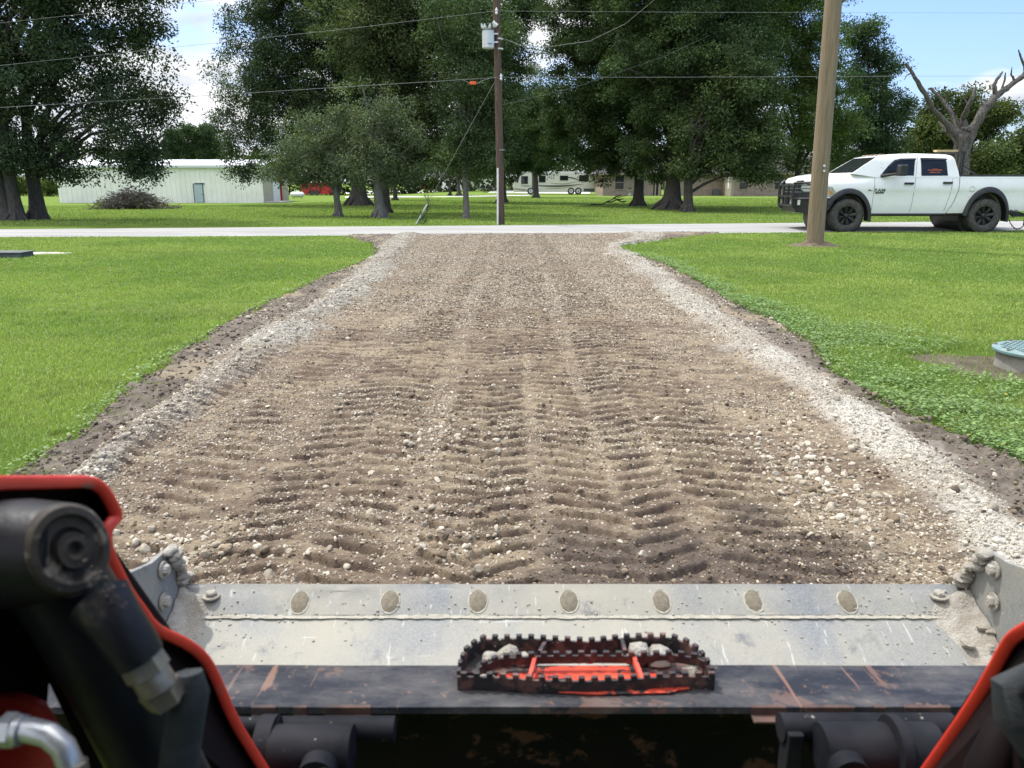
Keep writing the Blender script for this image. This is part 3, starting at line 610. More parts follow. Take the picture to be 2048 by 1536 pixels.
tree('elm_tree', 'yellow-green tree in front of the brick house wing, left of the tan pole', (1590, 414), .2, [(1560, 60, 95, 90), (1600, 230, 85, 85), (1660, 250, 60, 100), (1560, 325, 85, 38), (1660, 340, 60, 24), (1500, 350, 40, 16), (1540, -60, 130, 80), (1620, 130, 80, 80), (1660, 30, 40, 60)], base=LITE, group=FG, leaf=(.16, .06))
tree('elm_tree', 'tall narrow dark tree directly above the white truck hood', (1742, 411), .3, [(1735, 120, 55, 75), (1760, 200, 58, 70), (1735, 275, 75, 60), (1775, 320, 50, 34), (1715, 70, 28, 30), (1775, 130, 26, 30), (1690, 330, 60, 26), (1800, 235, 24, 40)], base=CON, group=FG, dens=1.0, leaf=(.2, .07))
tree('oak_tree', 'rounded oak behind the bare dead tree', (1885, 402), .3, [(1905, 225, 62, 52), (1865, 270, 60, 55), (1950, 240, 48, 48), (1920, 320, 70, 30), (1985, 235, 30, 25), (1850, 335, 50, 24)], base=(.06, .085, .028), group=FG, leaf=(.28, .1), cl=1.2, dens=.8)
tree('oak_tree', 'low oak at the right edge behind the truck bed', (2030, 404), .3, [(2030, 300, 60, 42), (1990, 335, 60, 30), (2080, 290, 60, 50)], base=(.062, .09, .032), group=FG, leaf=(.26, .1), cl=1.1)
tree('small_tree', 'thin dark trunk right of the pale young oaks, by the far drive', (790, 401), .2, [(790, 330, 55, 36), (800, 352, 40, 16)], base=PEC, leaf=(.25, .1), cl=1.1, nl=8, floor=2.0)
GF = 'two far trees by the white garage'
tree('small_tree', 'left of the two thin far trees by the white garage', (900, 391), .22, [(890, 330, 45, 30)], base=PEC, leaf=(.3, .12), cl=1.4, nl=8, group=GF, floor=2.0)
tree('small_tree', 'right of the two thin far trees by the white garage', (918, 392), .3, [(930, 325, 55, 34)], base=PEC, leaf=(.3, .12), cl=1.4, nl=8, group=GF, floor=2.0)
for u, lab in ((352, 'leftmost'), (385, 'middle'), (420, 'rightmost')):
    tree('pine_tree', lab+' of the three far pines rising behind the metal building', (u, 393.5), .3, [(u, 282, 19, 20), (u-5, 262 if u != 352 else 274, 12, 10), (u+9, 300, 12, 8), (u-10, 306, 11, 8)], base=CON, leaf=(.4, .12), cl=1.15, nl=10, group='far pines behind the metal building', dens=.34)
# far wood, one mass
cts, rds = [], []
for x0 in np.arange(-210, 235, 1.7):
    y0 = 170+20*math.sin(x0*.05)+random.uniform(-4, 4); hh = 8+6*float(fbm(x0*.06, 1.0, 3, 2)) - (4.5 if -75 < x0 < -45 else 0)
    for k in range(6):
        cts.append((x0+random.uniform(-1, 1), y0+random.uniform(-3, 3), -1+hh*(k+.5)/6)); rds.append(random.uniform(1.2, 2.1))
V, cc = leafcloud(np.array(cts), np.array(rds), 75, .9, .42, (.05, .075, .028), .4)
tag(npmesh('far_wood', V, np.arange(len(V)).reshape(-1, 4), M['leaf'], cc), 'low distant woodland closing the view behind the lawns', 'woodland', kind='stuff')

# dead tree
B = at(1922, 431); dt = thing('dead_tree', 'bare grey dead tree with broken limbs behind the white pickup', 'tree', B); s = (B.y*cp)/F
mb = MB()
def limb(L, seed, n=10):
    R = random.Random(seed); pts = []; rr = []
    P = [(py(u, v, B.y+(o[0] if o else 0)), r*s*.64) for u, v, r, *o in L]
    for i in range(len(P)-1):
        for k in range(4):
            t = k/4; q = P[i][0].lerp(P[i+1][0], t)+Vector([R.uniform(-1, 1)*P[i][1]*.16 for _ in range(3)]); pts.append(q); rr.append((P[i][1]*(1-t)+P[i+1][1]*t)*R.uniform(.88, 1.14))
    pts.append(P[-1][0]); rr.append(P[-1][1]); mb.tube(pts, rr, n, .22, seed=seed)
limb([(1922, 434, 30), (1923, 415, 23), (1925, 360, 20), (1921, 300, 20), (1926, 272, 20), (1930, 255, 13)], 1, 16)
limb([(1920, 280, 12), (1893, 248, 9), (1866, 218, 7, -.5), (1845, 180, 6, -.8), (1824, 146, 5, -1), (1811, 127, 3.2, -1)], 2)
limb([(1920, 290, 9), (1895, 262, 6, .6), (1878, 243, 4, 1)], 12)
limb([(1922, 268, 9), (1905, 232, 7, .5), (1884, 200, 5, .8), (1862, 177, 4, 1), (1856, 178, 2.5, 1)], 3)
limb([(1930, 268, 12), (1926, 238, 9), (1936, 212, 7, -.5), (1946, 196, 7, -.6), (1951, 175, 4, -.6)], 4)
limb([(1928, 310, 15), (1945, 258, 14), (1968, 220, 12), (1992, 192, 10), (2020, 171, 8), (2048, 150, 7), (2070, 125, 5)], 5, 12)
limb([(1992, 190, 7), (1988, 170, 6), (1999, 152, 4), (2006, 143, 2)], 6)
limb([(2003, 180, 4), (2009, 162, 3), (2011, 145, 1.6)], 7)
limb([(2050, 152, 5), (2050, 133, 4), (2041, 113, 3), (2037, 99, 1.4)], 8)
limb([(2070, 125, 5), (2060, 110, 3), (2075, 90, 2)], 9)
for k, L_ in enumerate(([(1866, 218, 3), (1852, 214, 2), (1844, 205, 1)], [(1845, 180, 3), (1836, 172, 2), (1834, 160, .8)], [(1824, 146, 2.5), (1814, 150, 1.6), (1808, 160, .8)], [(1890, 210, 3), (1893, 196, 2), (1888, 184, 1)], [(1938, 212, 3), (1928, 198, 2), (1926, 186, 1)], [(1968, 220, 4), (1962, 200, 2.5), (1964, 184, 1.2)], [(1978, 206, 3.5), (1992, 214, 2.5), (2003, 212, 1)], [(2030, 162, 4), (2022, 148, 2.5), (2024, 134, 1)], [(1905, 270, 5), (1888, 262, 3), (1874, 262, 1.2)], [(1926, 262, 5), (1915, 246, 4), (1908, 226, 2)])): limb(L_, 20+k, 7)
mb.obj('trunk', M['dead'], dt, smooth=True, angle=50)

# ------------------------------------------------------------------ utility poles, wires
def pole(name, label, uv, top_uv, r0, r1, mat_, H):
    B = at(*uv); root = thing(name, label, 'utility pole', B); T = py(top_uv[0], top_uv[1], B.y); d = (T-B)/(T.z-B.z); tp = B+d*H
    pts = [B-d*.1+(tp-B)*(i/10) for i in range(11)]; MB().tube(pts, [r0+(r1-r0)*i/10 for i in range(11)], 20, .015).obj('pole_shaft', M[mat_], root, smooth=True, angle=60)
    return root, B, d
tanp, TB, Td = pole('utility_pole', 'tan weathered wooden pole rising from a dirt mound beside the truck', (1629, 492), (1667, 0), .185, .155, 'pole', 9.5)
for v in (332, 342): p = py(1641.5, v, TB.y); MB().lathe([(.026, -.02), (.026, .0)], 12, (p.x, p.y-.185, p.z), 'y').obj('tag', M['porcelain'], tanp)
dkp, DB, Dd = pole('utility_pole', 'dark brown wooden utility pole carrying the white transformer across the road', (1002, 450), (993, 0), .125, .10, 'pole_dark', 9.3)
s = DB.y*cp/F
MB().tube([py(995.5, v, DB.y-.12) for v in (451, 420, 380, 336)], .03, 8).obj('conduit', M['trim'], dkp, smooth=True)
for v in (98, 78, 300): p = py(998+v*.01, v, DB.y); MB().lathe([(.117+v*.00003, -.02), (.119+v*.00003, 0), (.117+v*.00003, .02)], 14, p).obj('band', M['galv' if v < 100 else 'wire'], dkp)
MB().tube([py(u, v, DB.y+.0) for u, v in ((1003, 150), (1003.5, 212), (1004.5, 300))], .012, 6).obj('ground_wire', M['wire'], dkp)
for u, v in ((988, 48), (993, 22), (1002, 154)): p = py(u, v, DB.y-.1); MB().lathe([(.02, -.1), (.05, -.06), (.03, -.02), (.05, .02), (.03, .06), (.015, .1)], 10, p).obj('insulator', M['porcelain'], dkp, smooth=True)
p0 = py(985, 44, DB.y-.12); p1 = py(994, 52, DB.y-.1); MB().tube([p0, p1], [.05, .07], 10).obj('fuse_cutout', M['porcelain'], dkp, smooth=True)
# transformer
tb = py(976.5, 97, DB.y-.15); tt_ = py(976.5, 60, DB.y-.15); hh = tt_.z-tb.z
tr = thing('transformer', 'white cylindrical transformer can hanging on the dark utility pole', 'transformer', tb)
MB().lathe([(.0, 0), (.17, 0), (.185, .02), (.185, hh*.97), (.17, hh)], 28, tb).obj('tank', M['galv'], tr, smooth=True)
MB().lathe([(.18, hh*.965), (.2, hh*.97), (.2, hh), (.12, hh+.04), (0, hh+.05)], 28, tb).obj('lid', M['black_plastic'], tr, smooth=True)
for dx_, dz_ in ((-.13, .06), (-.07, .04), (.04, .05)):
    q_ = tb+Vector((dx_, 0, hh+.02)); MB().tube([q_, q_+Vector((dx_*.4, -.02, .07)), q_+Vector((dx_*.6, -.03, .16))], [.03, .045, .02], 8).obj('bushing', M['porcelain'], tr, smooth=True)
for k in (.35, .8): MB().box(tb+Vector((.24, .02, hh*k)), (.14, .06, .04)).obj('bracket', M['galv'], tr)
MB().box(tb+Vector((.06, -.186, .11)), (.16, .006, .018)).obj('label_plate', M['black_plastic'], tr)
# wires
WG = 'overhead wires'
def wire(pts, r, lab, sag=0, name='overhead_wire', y0=None):
    P = []
    for i in range(len(pts)-1):
        a_, b_ = pts[i], pts[i+1]
        for k in range(12): t = k/12; P.append(a_.lerp(b_, t)-Vector((0, 0, sag*4*t*(1-t))))
    P.append(pts[-1]); mb = MB(); mb.tube(P, r*.5, 5); return tag(mb.obj(name, M['wire'], None, smooth=True), lab, 'wire', WG)
W = DB.y
def far_l(u, v, Yy): return py(u, v, Yy)
wire([py(-400, 92, W-2.5), py(0, 46, W-1.2), py(430, 0, W-.6), py(700, -28, W)], .008, 'short top wire crossing the upper left corner of the sky')
wire([py(-400, 172, W-2.5), py(0, 131, W-1.2), py(440, 85, W-.6), py(700, 57, W-.3), py(990, 22, W-.15)], .009, 'middle wire running from the left edge up to the top of the dark pole')
wire([py(-400, 235, W-2.5), py(0, 215, W-1.2), py(430, 190, W-.6), py(750, 170, W-.2), py(996, 155, W-.12)], .011, 'lowest wire left of the dark pole, holding the orange tag')
wire([py(996, 22, W-.12), py(1400, 24.5, W+.3), py(1800, 25.5, W+.8), py(2500, 28, W+2)], .008, 'upper wire running right from the dark pole across the sky')
wire([py(1001, 154.5, W-.12), py(1300, 154.5, W+.2), py(1700, 153, W+.8), py(2500, 150, W+2)], .010, 'lower wire running right from the dark pole, past the tan pole')
wire([py(1002, 75, W-.1), py(1040, 90, W-1), py(1090, 94.5, W-3), py(1180, 82, W-6), py(1250, 48, W-9), py(1320, -10, W-12), py(1400, -90, W-14)], .009, 'service wire dipping from the transformer and rising to the upper right')
wire([py(1003, 210, W), py(1150, 175, W+3), py(1330, 112, W+8), py(1420, 70, W+10)], .006, 'thin slanting wire in front of the pecan crowns')
gw = thing('guy_wire', 'slanting guy wire with a pale plastic guard anchored left of the dark pole', 'guy wire', at(832, 449))
G0 = at(832, 449); G1 = py(990, 163, W-.05); MB().tube([G0, G1], .006, 5).obj('cable', M['wire'], gw, smooth=True)
MB().tube([G0+(G1-G0)*.004, G0+(G1-G0)*.15], .026, 8).obj('guard', M['galv'], gw, smooth=True)
# vine around the guy
cts = [tuple(G0+(G1-G0)*t+Vector((random.uniform(-.1, .25), random.uniform(-.1, .1), random.uniform(-.1, .1)))) for t in (.01, .03, .06, .09, .11, .13)]
V, cc = leafcloud(np.array(cts), np.full(len(cts), .11), 26, .07, .035, (.07, .12, .035), .3)
vn_ = thing('vine', 'weedy vine climbing the foot of the guy wire', 'plant', G0)
npmesh('foliage', V, np.arange(len(V)).reshape(-1, 4), M['leaf'], cc, parent=vn_)
mb = MB()
for k in range(4): mb.tube([G0+Vector((.05*k, 0, 0)), G0+Vector((.35+.05*k, 0, .35+.1*k)), G0+Vector((.42, 0, .75+.1*k)), G0+Vector((.3, 0, .95))], .008, 5)
mb.obj('stem', M['bark'], vn_)
# orange tag
q_ = py(946, 166, W-.2); ot = thing('line_marker', 'small orange marker hanging under the lowest wire beside the dark pole', 'marker', q_)
MB().box(q_, (.20, .05, .09)).obj('marker_body', M['orange'], ot, bevel=.01)
MB().tube([py(925, 159.5, W-.25), py(940, 166, W-.2), py(952, 168, W-.2), py(966, 161, W-.2), py(980, 156.5, W-.15)], .007, 5).obj('hanger', M['wire'], ot)

# ------------------------------------------------------------------ buildings
def ribbed(mb, a, b_, z0, z1, t=.05, rib=.3, n=(0, -1)):
    a = Vector(a); b_ = Vector(b_); d = (b_-a); L = d.length; d.normalize(); nn = Vector((d.y, -d.x, 0)); k = int(L/rib)
    P = [a.copy()]
    for i in range(k):
        x0_ = i*L/k; 
        for f, o in ((.0, 0), (.35, 0), (.42, t), (.62, t), (.69, 0)): P.append(a+d*(x0_+f*L/k)+nn*o)
    P.append(b_.copy()); n_ = len(P)
    mb.add([(p.x, p.y, z0) for p in P]+[(p.x, p.y, z1) for p in P], [(i, i+1, n_+i+1, n_+i) for i in range(n_-1)])
A = at(120, 407); Bc = at(528, 405); A.y = Bc.y = (A.y+Bc.y)/2; A.x = py(120, 406, A.y).x; Bc.x = py(528, 406, A.y).x; A.z = float(terr(A.x, A.y)); Bc.z = float(terr(Bc.x, Bc.y))
mbld = thing('metal_building', 'long low white ribbed metal building behind the brush pile', 'building', A)
z0 = min(A.z, Bc.z)-.1; ze = py(350, 333, (A.y+Bc.y)/2).z; zb = float(terr(Bc.x, Bc.y))
sd_ = (Bc-A).normalized(); nn = Vector((-sd_.y, sd_.x, 0)); dpt = 10.0
mb = MB(); ribbed(mb, A, Bc, z0, ze, .04, .55); mb.obj('wall', M['metal_wall'], mbld)
mb = MB(); ribbed(mb, Bc+nn*dpt, Bc, z0, ze, -.04, .6); mb.obj('end_wall', M['metal_tan'], mbld); mb = MB(); ribbed(mb, A+nn*dpt, A, z0, ze, .04, .6); mb.obj('end_wall', M['metal_tan'], mbld)
mb = MB(); e0, e1 = A-sd_*.2-nn*.25, Bc+sd_*.2-nn*.25; r_ = nn*(dpt/2+.25)
zr = ze+.75
P = [(e0.x, e0.y, ze+.02), (e1.x, e1.y, ze+.02), ((e1+r_).x, (e1+r_).y, zr), ((e0+r_).x, (e0+r_).y, zr), ((e1+r_*2).x, (e1+r_*2).y, ze), ((e0+r_*2).x, (e0+r_*2).y, ze)]
P2 = [(x, y, z+.12) for x, y, z in P]
mb.add(P+P2, [(0, 1, 2, 3), (3, 2, 4, 5), (6, 7, 8, 9), (9, 8, 10, 11), (0, 1, 7, 6), (4, 5, 11, 10), (0, 3, 9, 6), (3, 5, 11, 9), (1, 2, 8, 7), (2, 4, 10, 8)]); mb.obj('roof', M['roof_metal'], mbld)
MB().box((A+Bc)/2-nn*.22+Vector((0, 0, ze-(A.z+Bc.z)/2-.06)), ((Bc-A).length, .14, .14), Matrix.Rotation(math.atan2(sd_.y, sd_.x), 3, 'Z')).obj('gutter', M['galv'], mbld)
dl = py(391, 404, 1); 
def onwall(u, v, A_, B_, off=.0):
    d = ray(u, v); n_ = Vector((-(B_-A_).y, (B_-A_).x, 0)).normalized(); o = Vector((0, 0, CH)); t = (A_-o).dot(n_)/d.dot(n_); return o+d*t-n_*off
def wallrect(mb, u0, v0, u1, v1, A_, B_, off=.06, th=.04):
    a_ = onwall(u0, v1, A_, B_, off); b2 = onwall(u1, v1, A_, B_, off); t1 = onwall(u0, v0, A_, B_, off).z
    zb_ = min(a_.z, b2.z); n_ = Vector((-(B_-A_).y, (B_-A_).x, 0)).normalized()
    b2 = Vector((b2.x, b2.y, zb_)); a_ = Vector((a_.x, a_.y, zb_)); h_ = Vector((0, 0, t1-zb_))
    mb.prism([a_, b2, b2+h_, a_+h_], n_*th); return mb
d_ = wallrect(MB(), 391, 369, 408, 404, A, Bc, .07, .05).obj('door', M['door_blue'], mbld)
fr = MB(); wallrect(fr, 389.5, 367, 391, 404.5, A, Bc, .09, .08); wallrect(fr, 408, 367, 409.3, 404.5, A, Bc, .09, .08); wallrect(fr, 389.5, 366, 409.3, 368.5, A, Bc, .1, .09); fr.obj('frame', M['box_dark'], d_)
wallrect(MB(), 403.5, 387, 405.3, 388.5, A, Bc, .12, .04).obj('handle', M['chrome'], d_)
E1 = Bc+nn*dpt
MB().bb((Bc.x+.05, Bc.y+3.4, zb+.05), (Bc.x+.12, Bc.y+6.0, zb+2.3)).obj('roll_up_door', M['trim'], mbld)
MB().bb((Bc.x+.05, Bc.y+6.3, zb), (Bc.x+.25, Bc.y+6.55, zb+2.9)).obj('downspout', M['red_paint_far'], mbld)
MB().bb((Bc.x+.1, Bc.y-.5, zb-.05), (Bc.x+2.2, Bc.y+4, zb+.16)).obj('slab', M['concrete'], mbld)

# far white garage
yg = at(860, 383).y; gz = float(terr(0, yg)); gr_ = thing('white_house', 'far white house with an open dark garage behind the lawn', 'house', (at(860, 383).x, yg, gz))
def fx(u, Yy=None): return py(u, 383, Yy or yg).x
gt = gz+3.0
mb = MB(); mb.bb((fx(812), yg, gz), (fx(825), yg+.3, gt)); mb.bb((fx(880), yg, gz), (fx(1004), yg+.3, gt)); mb.bb((fx(825), yg, gz+2.35), (fx(880), yg+.3, gt)); mb.bb((fx(812), yg+.3, gz), (fx(814), yg+9, gt)); mb.bb((fx(1002), yg+.3, gz), (fx(1004), yg+9, gt)); mb.obj('wall', M['trim'], gr_)
MB().bb((fx(820), yg+6.5, gz), (fx(885), yg+6.8, gt)).bb((fx(824.9), yg+.3, gz), (fx(824), yg+6.5, gt)).bb((fx(880.1), yg+.3, gz), (fx(881), yg+6.5, gt)).obj('garage_interior', M['black_plastic'], gr_)
x0_, x1_ = fx(808), fx(1008)
MB().add([(x0_, yg-.5, gt), (x1_, yg-.5, gt), (x1_, yg+4.7, gt+2.2), (x0_, yg+4.7, gt+2.2), (x0_, yg+9.5, gt), (x1_, yg+9.5, gt)], [(0, 1, 2, 3), (3, 2, 5, 4), (0, 4, 5, 1), (0, 3, 4), (1, 5, 2)]).obj('roof', M['shingle'], gr_)
for u in (893, 950, 985):
    wf = MB().bb((fx(u), yg-.05, gz+1), (fx(u+10), yg+.0, gz+2.2)).obj('window', M['rv_dark'], gr_)
# red car in the garage
cr = thing('parked_car', 'dark red car parked inside the open garage', 'car', (fx(840), yg+3, gz))
MB().bb((fx(833), yg+1.5, gz+.3), (fx(849), yg+5.5, gz+.85)).obj('body', M['red_paint_far'], cr, bevel=.12)
MB().bb((fx(835), yg+2.4, gz+.85), (fx(847), yg+5.0, gz+1.4)).obj('cabin', M['glass'], cr, bevel=.2)
[MB().lathe([(.3, -.1), (.3, .1)], 16, (fx(u), yg+2.2, gz+.3), 'x').obj('wheel', M['tyre'], cr) for u in (834, 848)]
MB().bb((fx(839), yg+1.45, gz+.5), (fx(843), yg+1.5, gz+.62)).obj('licence_plate', M['trim'], cr)
bn = thing('waste_bin', 'grey wheeled bin standing left of the open garage', 'bin', (fx(819), yg-1, gz))
MB().bb((fx(816.5), yg-1.3, gz+.05), (fx(822), yg-.7, gz+1.0)).obj('bin_body', M['box_dark'], bn, bevel=.04)
MB().bb((fx(816), yg-1.35, gz+1.0), (fx(822.5), yg-.65, gz+1.08)).obj('lid', M['box_dark'], bn)
# drives
def strip(name, pts_near, pts_far, m_, h=.03):
    a_ = [at(*p) for p in pts_near]; b_ = [at(*p) for p in pts_far]; n_ = len(a_)
    V = [(p.x, p.y, p.z+h) for p in a_]+[(p.x, p.y, p.z+h) for p in b_]
    mb = MB(); mb.add(V, [(i, i+1, n_+i+1, n_+i) for i in range(n_-1)]); o = mb.obj(name, m_); return tag(o, kind='structure')
M['pale_conc'] = simple('pale_concrete', (.55, .54, .50), .9)
strip('driveway_far', [(690, 388), (800, 387), (1000, 386.5), (1180, 388)], [(690, 383), (800, 382), (1000, 381.5), (1180, 383)], M['pale_conc'], .05)
strip('path_far', [(690, 396), (800, 395.5), (960, 394), (1060, 392)], [(690, 393.5), (800, 393), (960, 392), (1060, 390.5)], M['pale_conc'], .05)
# black iron fence
fc = thing('iron_fence', 'low black iron fence between the white house and the motorhome', 'fence', at(990, 385))
yf = at(990, 386).y; mb = MB(); zf = float(terr(0, yf)); xa, xb = py(966, 386, yf).x, py(1030, 386, yf).x
for z_ in (.15, 1.15): MB().bb((xa, yf, zf+z_), (xb, yf+.04, zf+z_+.05)).obj('rail', M['black_metal'], fc)
for i in range(60): x_ = xa+(xb-xa)*i/59; mb.bb((x_, yf+.01, zf), (x_+.025, yf+.03, zf+1.25))
mb.obj('picket_panel', M['black_metal'], fc)

# brick house
yh = at(1300, 391.5).y; yw = yh-4.2; hz = float(terr(10, yh)); ht = hz+2.75
hs = thing('brick_house', 'single storey brick house with grey roof behind the pecan trees', 'house', (py(1350, 391, yh).x, yh, hz))
def hx(u, Y_): return py(u, 392, Y_).x
xa, xm, xe = hx(1205, yh), hx(1465, yw), hx(1700, yw)
mb = MB(); mb.bb((xa, yh, hz-.1), (hx(1306, yh), yh+.25, ht)); mb.bb((hx(1328, yh), yh, hz-.1), (xm-.2, yh+.25, ht)); mb.bb((hx(1306, yh), yh+2, hz-.1), (hx(1328, yh), yh+2.2, ht))
mb.bb((xm, yw, hz-.1), (xe, yw+.25, ht)); mb.bb((xa, yh+.25, hz-.1), (xa+.25, yh+9, ht)); mb.bb((xe-.25, yw+.25, hz-.1), (xe, yh+9, ht))
mb.obj('wall', M['brick'], hs)
MB().bb((xm-.2, yw+.02, hz-.1), (xm-.003, yh+1, ht)).obj('sunlit_wing_wall', M['beige'], hs)  # sunlit side of the brick wing, its brightness painted as beige
MB().bb((xm-.26, yw-.03, hz), (xm+.12, yw+.02-.023, ht)).obj('corner_post', M['beige'], hs)
ov = .7
mb = MB(); mb.add([(xa-ov, yh-ov, ht), (xe+ov, yh-ov, ht), (xe-3, yh+5, ht+2.6), (xa+3, yh+5, ht+2.6), (xa-ov, yh+10, ht), (xe+ov, yh+10, ht)], [(0, 1, 2, 3), (3, 2, 5, 4), (0, 4, 5, 1), (0, 3, 4), (1, 5, 2)])
mb.add([(xm-ov, yw-ov, ht+.01), (xe+ov+.02, yw-ov, ht+.01), (xe-2.2, yw+3.4, ht+1.9), (xm+2.2, yw+3.4, ht+1.9), (xm+2.2, yh+4, ht+1.9), (xe-2.2, yh+4, ht+1.9), (xm-ov, yh+4, ht+.01), (xe+ov+.02, yh+4, ht+.01)], [(0, 1, 2, 3), (0, 3, 4, 6), (3, 2, 5, 4), (2, 1, 7, 5), (0, 6, 7, 1)])
mb.obj('roof', M['shingle'], hs)
MB().bb((xa-ov, yh-ov-.05, ht-.16), (xm-ov, yh-ov+.02, ht+.02)).obj('fascia', M['beige'], hs); MB().bb((xm-ov, yw-ov-.05, ht-.16), (xe+ov, yw-ov+.02, ht+.02)).obj('fascia', M['beige'], hs)
def win(u0, u1, v0, v1, Y_):
    a_, b_ = py(u0, v1, Y_), py(u1, v0, Y_)
    w_ = MB().bb((a_.x, Y_-.035, a_.z), (b_.x, Y_-.005, b_.z)).obj('window', M['glass'], hs)
    f_ = MB(); t = .07
    f_.bb((a_.x-t, Y_-.07, a_.z-t), (a_.x, Y_-.002, b_.z+t)); f_.bb((b_.x, Y_-.07, a_.z-t), (b_.x+t, Y_-.002, b_.z+t)); f_.bb((a_.x, Y_-.07, a_.z-t), (b_.x, Y_-.002, a_.z)); f_.bb((a_.x, Y_-.07, b_.z), (b_.x, Y_-.002, b_.z+t)); f_.bb((a_.x, Y_-.06, (a_.z+b_.z)/2-.03), (b_.x, Y_-.036, (a_.z+b_.z)/2+.03))
    f_.obj('frame', M['beige'], w_)
for u in (1478, 1549, 1618): win(u, u+18, 350, 378, yw)
win(1230, 1248, 352, 378, yh); 
xw_ = xm-.2; MB().bb((xw_-.03, yw+1.0, hz+.9), (xw_-.003, yw+1.7, hz+2.3)).obj('window', M['trim'], hs)
MB().bb((hx(1309, yh), yh-.02, hz), (hx(1311.5, yh), yh+.2, ht)).obj('porch_column', M['beige'], hs); MB().bb((hx(1316, yh), yh-.02, hz), (hx(1321, yh), yh+.2, ht)).obj('porch_column', M['beige'], hs)
MB().bb((hx(1310, yh), yh+1.9, hz), (hx(1316, yh), yh+1.98, hz+2.1)).obj('door', M['rv_tan'], hs)
ac = thing('air_conditioner', 'dark boxy air conditioner unit against the brick house wall', 'air conditioner', (hx(1430, yh), yh-.6, hz))
MB().bb((hx(1423, yh), yh-1.0, hz), (hx(1437, yh), yh-.2, hz+.75)).obj('casing', M['box_dark'], ac, bevel=.03)
MB().lathe([(.0, 0), (.28, 0), (.28, .03), (0, .03)], 20, (hx(1430, yh), yh-.6, hz+.75)).obj('fan_guard', M['black_metal'], ac)
pl = thing('planter', 'stone garden planter with a small dark shrub beside the brick wall', 'planter', (hx(1256, yh), yh-1.5, hz))
MB().lathe([(.25, 0), (.3, .1), (.2, .2), (.2, .5), (.38, .7), (.36, .72)], 16, (hx(1256, yh), yh-1.5, hz)).obj('urn', M['concrete'], pl, smooth=True)
V, cc = leafcloud(np.array([(hx(1256, yh), yh-1.5, hz+.9)]), np.array([.35]), 160, .12, .06, OAK, .2); npmesh('shrub', V, np.arange(len(V)).reshape(-1, 4), M['leaf'], cc, parent=pl)

# ------------------------------------------------------------------ motorhome
yr = at(1100, 389.5).y; rz_ = float(terr(0, yr)); sR = yr*cp/F*1.0
rv = thing('motorhome', 'cream motorhome with dark swooping stripes parked beside the brick house', 'motorhome', (py(1110, 389, yr).x, yr, rz_))
def rx(u): return py(u, 389, yr).x
def rzv(v): return py(1100, v, yr).z
prof = [(1028, 384), (1025, 372), (1029, 364), (1037, 347), (1042, 343.5), (1190, 343.5), (1191, 346), (1191, 384)]
poly = [Vector((rx(u), yr, rzv(v))) for u, v in prof]
mb = MB(); mb.prism(poly, (0, 2.5, 0)); mb.obj('body', M['rv_body'], rv, bevel=.06)
def rbox(mb, u0, v0, u1, v1, off=.02, th=.015): return mb.bb((rx(u0), yr-off, rzv(v1)), (rx(u1), yr-off+th, rzv(v0)))
for u0, v0, u1, v1 in ((1043, 353, 1055, 367), (1078, 352, 1090, 364), (1158, 351, 1176, 362), (1120, 352, 1135, 360)):
    w_ = rbox(MB(), u0, v0, u1, v1, .03).obj('window', M['glass'], rv); f_ = MB(); rbox(f_, u0-.8, v0-.8, u1+.8, v0, .04, .03); rbox(f_, u0-.8, v1, u1+.8, v1+.8, .04, .03); rbox(f_, u0-.8, v0, u0, v1, .04, .03); rbox(f_, u1, v0, u1+.8, v1, .04, .03); f_.obj('frame', M['rv_dark'], w_)
rbox(MB(), 1064, 349, 1071, 380, .03).obj('door', M['rv_dark'], rv)
def swoosh(pts, w0, mat_, off):
    mb = MB(); n_ = len(pts); V = []
    for i, (u, v) in enumerate(pts):
        t = i/(n_-1); h_ = w0*math.sin(PI*min(1, .12+t*.86)); V += [Vector((rx(u), yr-off, rzv(v-h_/2))), Vector((rx(u), yr-off, rzv(v+h_/2)))]
    V2 = [p+Vector((0, off-.005, 0)) for p in V]; m_ = len(V)
    mb.add(V+V2, [(2*i, 2*i+2, 2*i+3, 2*i+1) for i in range(n_-1)]+[(2*i, 2*i+2, m_+2*i+2, m_+2*i) for i in range(n_-1)]+[(2*i+1, 2*i+3, m_+2*i+3, m_+2*i+1) for i in range(n_-1)]); mb.obj('stripe', M[mat_], rv)
def arc(u0, v0, u1, v1, c, n=16): return [(u0+(u1-u0)*t, v0+(v1-v0)*t+c*math.sin(PI*t)) for t in [i/n for i in range(n+1)]]
swoosh(arc(1074, 371, 1166, 368, 2.5), 3.2, 'rv_dark', .024); swoosh(arc(1125, 355, 1168, 366, -4), 2.4, 'rv_dark', .022); swoosh(arc(1042, 371, 1064, 372, .5), 1.5, 'rv_dark', .02)
swoosh(arc(1090, 376, 1150, 372, 2), 1.6, 'rv_tan', .021); swoosh(arc(1100, 366, 1160, 361, 4), 1.8, 'rv_tan', .02); swoosh(arc(1026, 377, 1062, 380, 1), 3.5, 'rv_tan', .02)
rbox(MB(), 1167, 377, 1188, 384, .03).obj('grille', M['box_dark'], rv)
for u in (1061.5, 1142, 1156.5):
    c_ = Vector((rx(u), yr+.1, rz_+.50)); wl = MB().lathe([(.28, -.14), (.46, -.14), (.5, -.08), (.5, .14), (.28, .14)], 24, c_, 'y').obj('wheel', M['tyre'], rv, smooth=True)
    MB().lathe([(0, -.1), (.12, -.15), (.27, -.145), (.29, -.13)], 20, c_, 'y').obj('hubcap', M['galv'], wl, smooth=True)
MB().bb((rx(1095), yr+1.2, rzv(343.5)), (rx(1104), yr+1.9, rzv(341))).obj('roof_unit', M['trim'], rv); MB().bb((rx(1150), yr+1.0, rzv(343.5)), (rx(1158), yr+1.8, rzv(341))).obj('roof_unit', M['trim'], rv)
